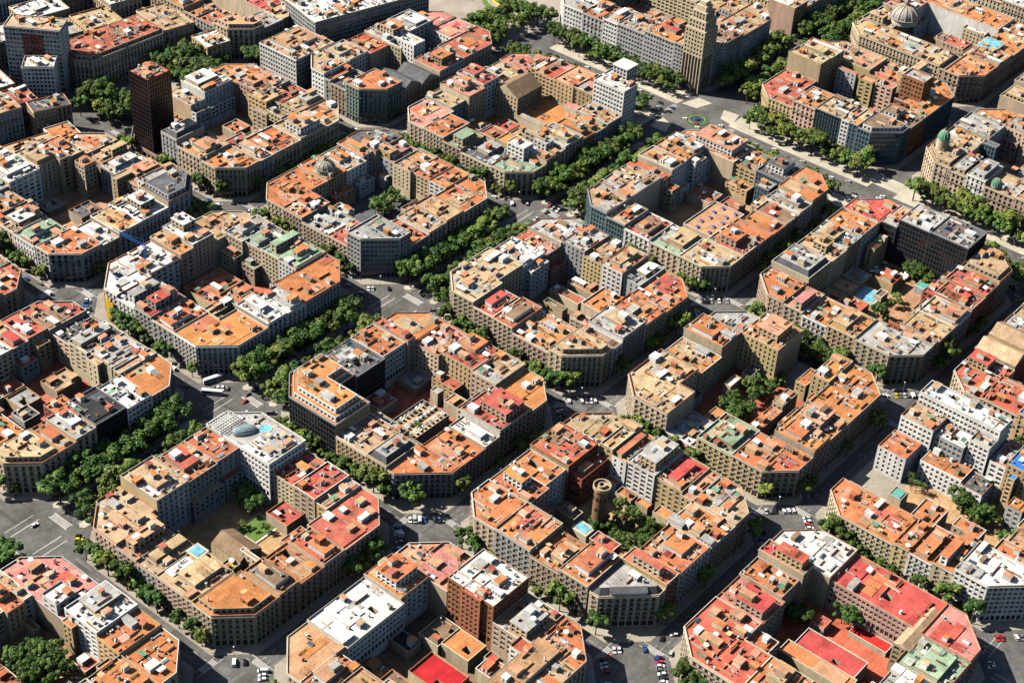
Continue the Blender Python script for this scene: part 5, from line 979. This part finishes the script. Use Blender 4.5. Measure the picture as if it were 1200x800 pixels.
def ring(x0, y0, x1, y1, name, D=24, seed=1):
    q = random.Random(seed)
    for side in 'SWNE':
        L = (x1 - x0) if side in 'SN' else (y1 - y0); st = D if side in 'WE' else 0; en = L - (D if side in 'WE' else 0); t = st; k = 0
        while t < en - 5:
            w = min(q.uniform(17, 26), en - t); w = en - t if en - t - w < 8 else w
            P = dict(S=rect(x0 + t, y0, x0 + t + w, y0 + D), N=rect(x0 + t, y1 - D, x0 + t + w, y1), W=rect(x0, y0 + t, x0 + D, y0 + t + w), E=rect(x1 - D, y0 + t, x1, y0 + t + w))[side]
            ed = dict(S='spcp', N='cpsp', W='pcps', E='pspc')[side]; rc = q.choice('OoTrWTOg'); wc = q.choice('bbywgp')
            plain('apartment_building', 'apartment building', lotlabel(f'{RW[rc]} {WW[wc]} house', side, k, 9, name), P, q.uniform(20, 26), rc, wc, q.choice(('', 'p', 'a', '')), ed, f'buildings of the {name}', 28); t += w; k += 1
    b = MB(); b.prism([(x0 - 4, y0 - 4), (x1 + 4, y0 - 4), (x1 + 4, y1 + 4), (x0 - 4, y1 + 4)], -.05, .12); structure(b.obj('pavement', [M_PAVE]))
    structure(MB.obj((lambda m: (m.box(x0 + D, y0 + D, .11, x1 - D, y1 - D, 5), m)[1])(MB()), 'courtyard_paving', [RM['r']]))
ring(475, 167, 588, 280, 'upper-avenue block', seed=3); ring(475, -123, 588, -10, 'far-edge block', seed=5); ring(480, 310, 590, 420, 'top-edge block', seed=6)
ring(608, 10, 700, 123, 'skyline block', seed=8); ring(608, 167, 700, 260, 'hilltop block', seed=9)
# roundabouts
t = root('fountain', (318, 146, 0), 'round fountain basin in the middle of the avenue crossing', 'fountain')
b = MB(); b.lathe(0, 0, [(6, 0), (6, .6), (5.5, .6), (5.5, .35)], 32, 0); b.lathe(0, 0, [(5.5, .35), (2, .38), (1.6, 1.6), (0, 1.6)], 32, 1); b.obj('basin', [M_PAVE, M_GLASS2], t)
b = MB(); b.lathe(0, 0, [(8.5, .02), (8.5, .3), (6.2, .3)], 32); b.obj('grass_ring', [M_GRASS], t)
t = root('flower_rotunda', (362, 365, 0.1), 'round lawn and yellow flower bed at the plaza on the top edge', 'flower bed')
b = MB(); b.lathe(0, 0, [(17, 0), (17, .5), (13, .6)], 36, 0); b.lathe(0, 0, [(13, .6), (9, .8)], 36, 2); b.lathe(0, 0, [(9, .8), (7, .85)], 36, 1); b.lathe(0, 0, [(7, .85), (0, .9)], 36, 0); b.obj('bed', [M_GRASS, M_YEL, M_PAVE], t)

# ------------------------------------------------------------------ vehicles
PAINT = dict(white=(.75, .75, .74), silver=(.45, .46, .47), black=(.02, .02, .022), grey=(.16, .16, .17), red=(.42, .025, .02), blue=(.03, .08, .28), yellow=(.65, .42, .02))
PM = {k: mat('paint_' + k, v, rough=.3, var=.05, dirt=.06, obj=.1, spec=.5) for k, v in PAINT.items()}
def car_mesh(c, van=False):
    b = MB(); L, W, H = (4.3, 1.75, .75) if not van else (5.2, 1.95, 1.1)
    def hull(prof, w0, w1, mi):
        for (x0, z0, a0), (x1, z1, a1) in zip(prof[:-1], prof[1:]):
            b.face([(x0, -a0, z0), (x0, a0, z0), (x1, a1, z1), (x1, -a1, z1)][::-1], mi)
    n = [(-L/2, .35), (-L/2 + .05, H), (L/2 - 1.15, H + .08), (L/2 - .1, H - .08), (L/2, .35)]
    for i in range(len(n) - 1):
        (x0, z0), (x1, z1) = n[i], n[i + 1]; b.face([(x0, -W/2, z0), (x1, -W/2, z1), (x1, W/2, z1), (x0, W/2, z0)][::-1], 0)
    for s in (-1, 1):
        f = [(x, s * W/2, z) for x, z in n]; b.face(f if s < 0 else f[::-1], 0)
    top = 1.45 if not van else 2.1
    c0 = [(-L/2 + .1, H), (-L/2 + .55, top), (L/2 - 1.9, top), (L/2 - 1.1, H + .07)] if not van else [(-L/2 + .03, H), (-L/2 + .1, top), (L/2 - 1.5, top), (L/2 - .7, H + .04)]
    for i in range(3):
        (x0, z0), (x1, z1) = c0[i], c0[i + 1]; w0, w1 = (W/2 - .05 if z0 < top else W/2 - .2), (W/2 - .05 if z1 < top else W/2 - .2)
        b.face([(x0, -w0, z0), (x1, -w1, z1), (x1, w1, z1), (x0, w0, z0)][::-1], 0 if i == 1 or (van and i == 0) else 1)
    for s in (-1, 1):
        f = [(x, s * ((W/2 - .05) if z < top else W/2 - .2), z) for x, z in c0]; b.face(f if s < 0 else f[::-1], 0 if van else 1)
    b.box(-L/2 + .1, -W/2 + .1, .2, L/2 - .1, W/2 - .1, .36, 2)
    return b.mesh('body', [PM[c], M_GLASS, M_TYRE])
def wheel_mesh():
    b = MB()
    for s in (-1, 1):
        pts = [(.32 * cos(2 * pi * k / 12), s * .1, .32 * sin(2 * pi * k / 12)) for k in range(12)]; b.face(pts if s > 0 else pts[::-1], 1 if False else 0)
    for k in range(12):
        a0, a1 = 2 * pi * k / 12, 2 * pi * (k + 1) / 12; b.face([(.32 * cos(a0), -.1, .32 * sin(a0)), (.32 * cos(a1), -.1, .32 * sin(a1)), (.32 * cos(a1), .1, .32 * sin(a1)), (.32 * cos(a0), .1, .32 * sin(a0))])
    return b.mesh('wheel', [M_TYRE])
WH = wheel_mesh(); CARS = {}
def car(x, y, a, c, where, van=False):
    k = (c, van)
    lab = f"{c} {'van' if van else 'car'} {where}"
    if k not in CARS:
        t = root('van' if van else 'car', (x, y, 0), lab, 'van' if van else 'car', 'vehicles ' + where, a); place('body', car_mesh(c, van), t)
        for sx in (-1.35, 1.3):
            for sy in (-.8, .8): place('wheel', WH, t, (sx, sy, .32))
        CARS[k] = t
    else: copy_thing(CARS[k], (x, y, 0), a, lab, 'vehicles ' + where)
CW = ['white'] * 7 + ['silver'] * 4 + ['black'] * 3 + ['grey'] * 3 + ['red', 'blue', 'yellow']
def cross_name(i, j): return NAME.get((i, j), 'plaza')
# parked across the chamfered corners
for (i, j), b_ in list(((q['k'], q) for q in BLOCKS)):
    if (i, j) not in ((0, 0), (1, 0), (0, -1), (1, -1), (2, 0), (2, -1), (-1, 0), (0, 1), (1, 1), (2, 1), (0, -2), (1, -2), (-1, -1)): continue
    x0, y0, x1, y1 = b_['r']
    for cx, cy, ang, wd in ((x0 - .5, y0 - .5, pi / 4, 'bottom'), (x0 - .5, y1 + .5, -pi / 4, 'left'), (x1 + .5, y0 - .5, 3 * pi / 4, 'right')):
        if R.random() < .25: continue
        px, py = -sin(ang), cos(ang)
        for k in range(-3, 4):
            if R.random() < .35: continue
            car(cx + px * k * 2.5 , cy + py * k * 2.5, ang + R.choice((0, pi)), R.choice(CW), f"parked across the {wd} corner of the {b_['n']}", R.random() < .12)
# traffic
for sx in (-133.3, 0, 133.3):
    for y in range(-250, 400, 9):
        if 118 < y < 172 or any(abs(y - q) < 14 for q in (0, -133, 290)) or R.random() < .5: continue
        nm_ = NAME.get((({-133.3: 0, 0: 1, 133.3: 2})[sx], 0 if 0 < y < 130 else 1 if y > 160 and y < 285 else 2 if y > 285 else -1 if y > -133 else -2), 'red-brick-slab block')
        car(sx + R.choice((-4.2, 4.2, -1.6, 1.6)), y + R.uniform(-2, 2), pi / 2, R.choice(CW), f'in the street below the lower-left side of the {nm_}', R.random() < .1)
for x in list(range(-240, 260, 11)):
    for ln in (-5.6, -2, 2, 5.6):
        if R.random() < .6: continue
        nm_ = NAME.get((-1 if x < -143 else 0 if x < 0 else 1 if x < 133 else 2, 1), 'parasol-court block')
        car(x + R.uniform(-3, 3), GVY + ln, pi, R.choice(CW), f'driving along the boulevard in front of the {nm_}')
for y in list(range(-110, 290, 12)):
    for ln in (-7, -3, 3, 7):
        if R.random() < .6: continue
        nm_ = 'corner-cupola block' if y < -10 else 'glass-office block' if y < 125 else 'bank-tower block'
        car(PGX + ln, y + R.uniform(-3, 3), pi / 2, R.choice(CW), f'driving on the wide avenue beside the {nm_}')
for x, y, c in ((-101, -134, 'white'), (-98, -139, 'white'), (-112, -140, 'silver'), (-107, -131, 'black'), (-119, -137, 'blue'), (18, -118, 'white'), (27, -126, 'white'), (30, -129, 'silver'), (-262, 152, 'white')):
    car(x, y, R.choice((0, .4, -.5, 2.4)), c, 'crossing the open junction in sunshine')
def bus(x, y, a, col, label):
    t = root('bus', (x, y, 0), label, 'bus', None, a); b = MB(); b.box(-6, -1.25, .4, 6, 1.25, 3.1, 0); b.box(-5.6, -1.0, 3.103, 5.6, 1.0, 3.25, 0); b.obj('body', [PM[col]], t)
    for s in (-1, 1): w = MB(); w.box(-5.7, s * 1.26 - .01, 1.5, 5.7, s * 1.26 + .01, 2.6); w.obj('window_band', [M_GLASS], t)
    w = MB(); w.box(5.99, -1.1, 1.3, 6.02, 1.1, 2.8); w.obj('windscreen', [M_GLASS], t)
    for sx in (-3.8, 3.8):
        for sy in (-1.1, 1.1): place('wheel', WH, t, (sx, sy, .5), 0, (1.55, 1.2, 1.55))
bus(-129, 165.5, -.95, 'white', 'white bus turning at the junction below the black-panel block')
bus(-79, 148.5, pi, 'silver', 'pale bus among the boulevard trees by the yellow-scaffold block')
bus(-121, 174, -.3, 'white', 'second white bus waiting beside the greenish white corner')
bus(140, 462, 2.6, 'red', 'red bus on the street past the green square'); bus(151, 452, 2.6, 'yellow', 'yellow-roofed bus behind the red one by the square')
# street lamps at the crossings
LP = MB(); LP.lathe(0, 0, [(.16, 0), (.1, 1), (.07, 7)], 8); LPM = LP.mesh('pole', [M_METAL]); LG = MB(); LG.lathe(0, 0, [(.0, 6.9), (.42, 7.2), (.42, 7.5), (0, 7.8)], 10); LGM = LG.mesh('lamp_globe', [M_WHITE])
for b_ in BLOCKS:
    if b_['k'] not in ((0, 0), (1, 0), (0, -1), (1, -1), (2, 0), (2, -1), (-1, 0), (0, 1), (1, 1), (2, 1), (0, -2)): continue
    x0, y0, x1, y1 = b_['r']
    for x, y, wd in ((x0 + 2, y0 + 2, 'bottom'), (x1 - 2, y0 + 2, 'right'), (x0 + 2, y1 - 2, 'left')):
        t = root('street_lamp', (x, y, .12), f"slim street lamp with a white globe at the {wd} corner of the {b_['n']}", 'street lamp'); place('pole', LPM, t); place('lamp_globe', LGM, t)

# ------------------------------------------------------------------ camera, sun, sky
cam = bpy.data.cameras.new('camera'); co = bpy.data.objects.new('camera', cam); COL.objects.link(co)
yaw, pit, roll, f = .65709, .65173, .064494, 2028.14
from mathutils import Matrix, Vector
fw = Vector((cos(yaw) * cos(pit), sin(yaw) * cos(pit), -sin(pit))); r_ = Vector((sin(yaw), -cos(yaw), 0)); u_ = r_.cross(fw)
rx = r_ * cos(roll) + u_ * sin(roll); ux = u_ * cos(roll) - r_ * sin(roll)
co.matrix_world = Matrix(((rx.x, ux.x, -fw.x, CAMP[0]), (rx.y, ux.y, -fw.y, CAMP[1]), (rx.z, ux.z, -fw.z, CAMP[2]), (0, 0, 0, 1)))
cam.sensor_width = 36; cam.lens = f * 36 / 1200; cam.clip_end = 8000; cam.clip_start = 5
SC.camera = co
EL = rad(SUN_EL); 
sx, sy = SUN_DIR; l = math.hypot(sx, sy); to = Vector((sx / l * cos(EL), sy / l * cos(EL), sin(EL)))
sd = bpy.data.lights.new('sun', 'SUN'); sd.energy = SUN_E; sd.angle = rad(.53); sd.color = (1, .93, .82); so = bpy.data.objects.new('sun', sd); COL.objects.link(so); so.rotation_euler = to.to_track_quat('Z', 'Y').to_euler()
w = bpy.data.worlds.new('World'); SC.world = w; w.use_nodes = True; t = w.node_tree; t.nodes.clear()
o = nd(t, 'ShaderNodeOutputWorld'); bg = nd(t, 'ShaderNodeBackground'); sk = nd(t, 'ShaderNodeTexSky', sky_type='NISHITA', sun_disc=False); sk.sun_elevation = EL; sk.sun_rotation = math.atan2(to.x, to.y)
t.links.new(sk.outputs[0], bg.inputs[0]); t.links.new(bg.outputs[0], o.inputs[0]); bg.inputs[1].default_value = SKY
SC.view_settings.view_transform = 'Standard'; SC.view_settings.look = 'None'; SC.view_settings.gamma = 1; SC.view_settings.exposure = EXPO; SC.view_settings.use_curve_mapping = False
SC.render.engine = 'CYCLES'
SC.cycles.max_bounces = 5; SC.cycles.diffuse_bounces = 0
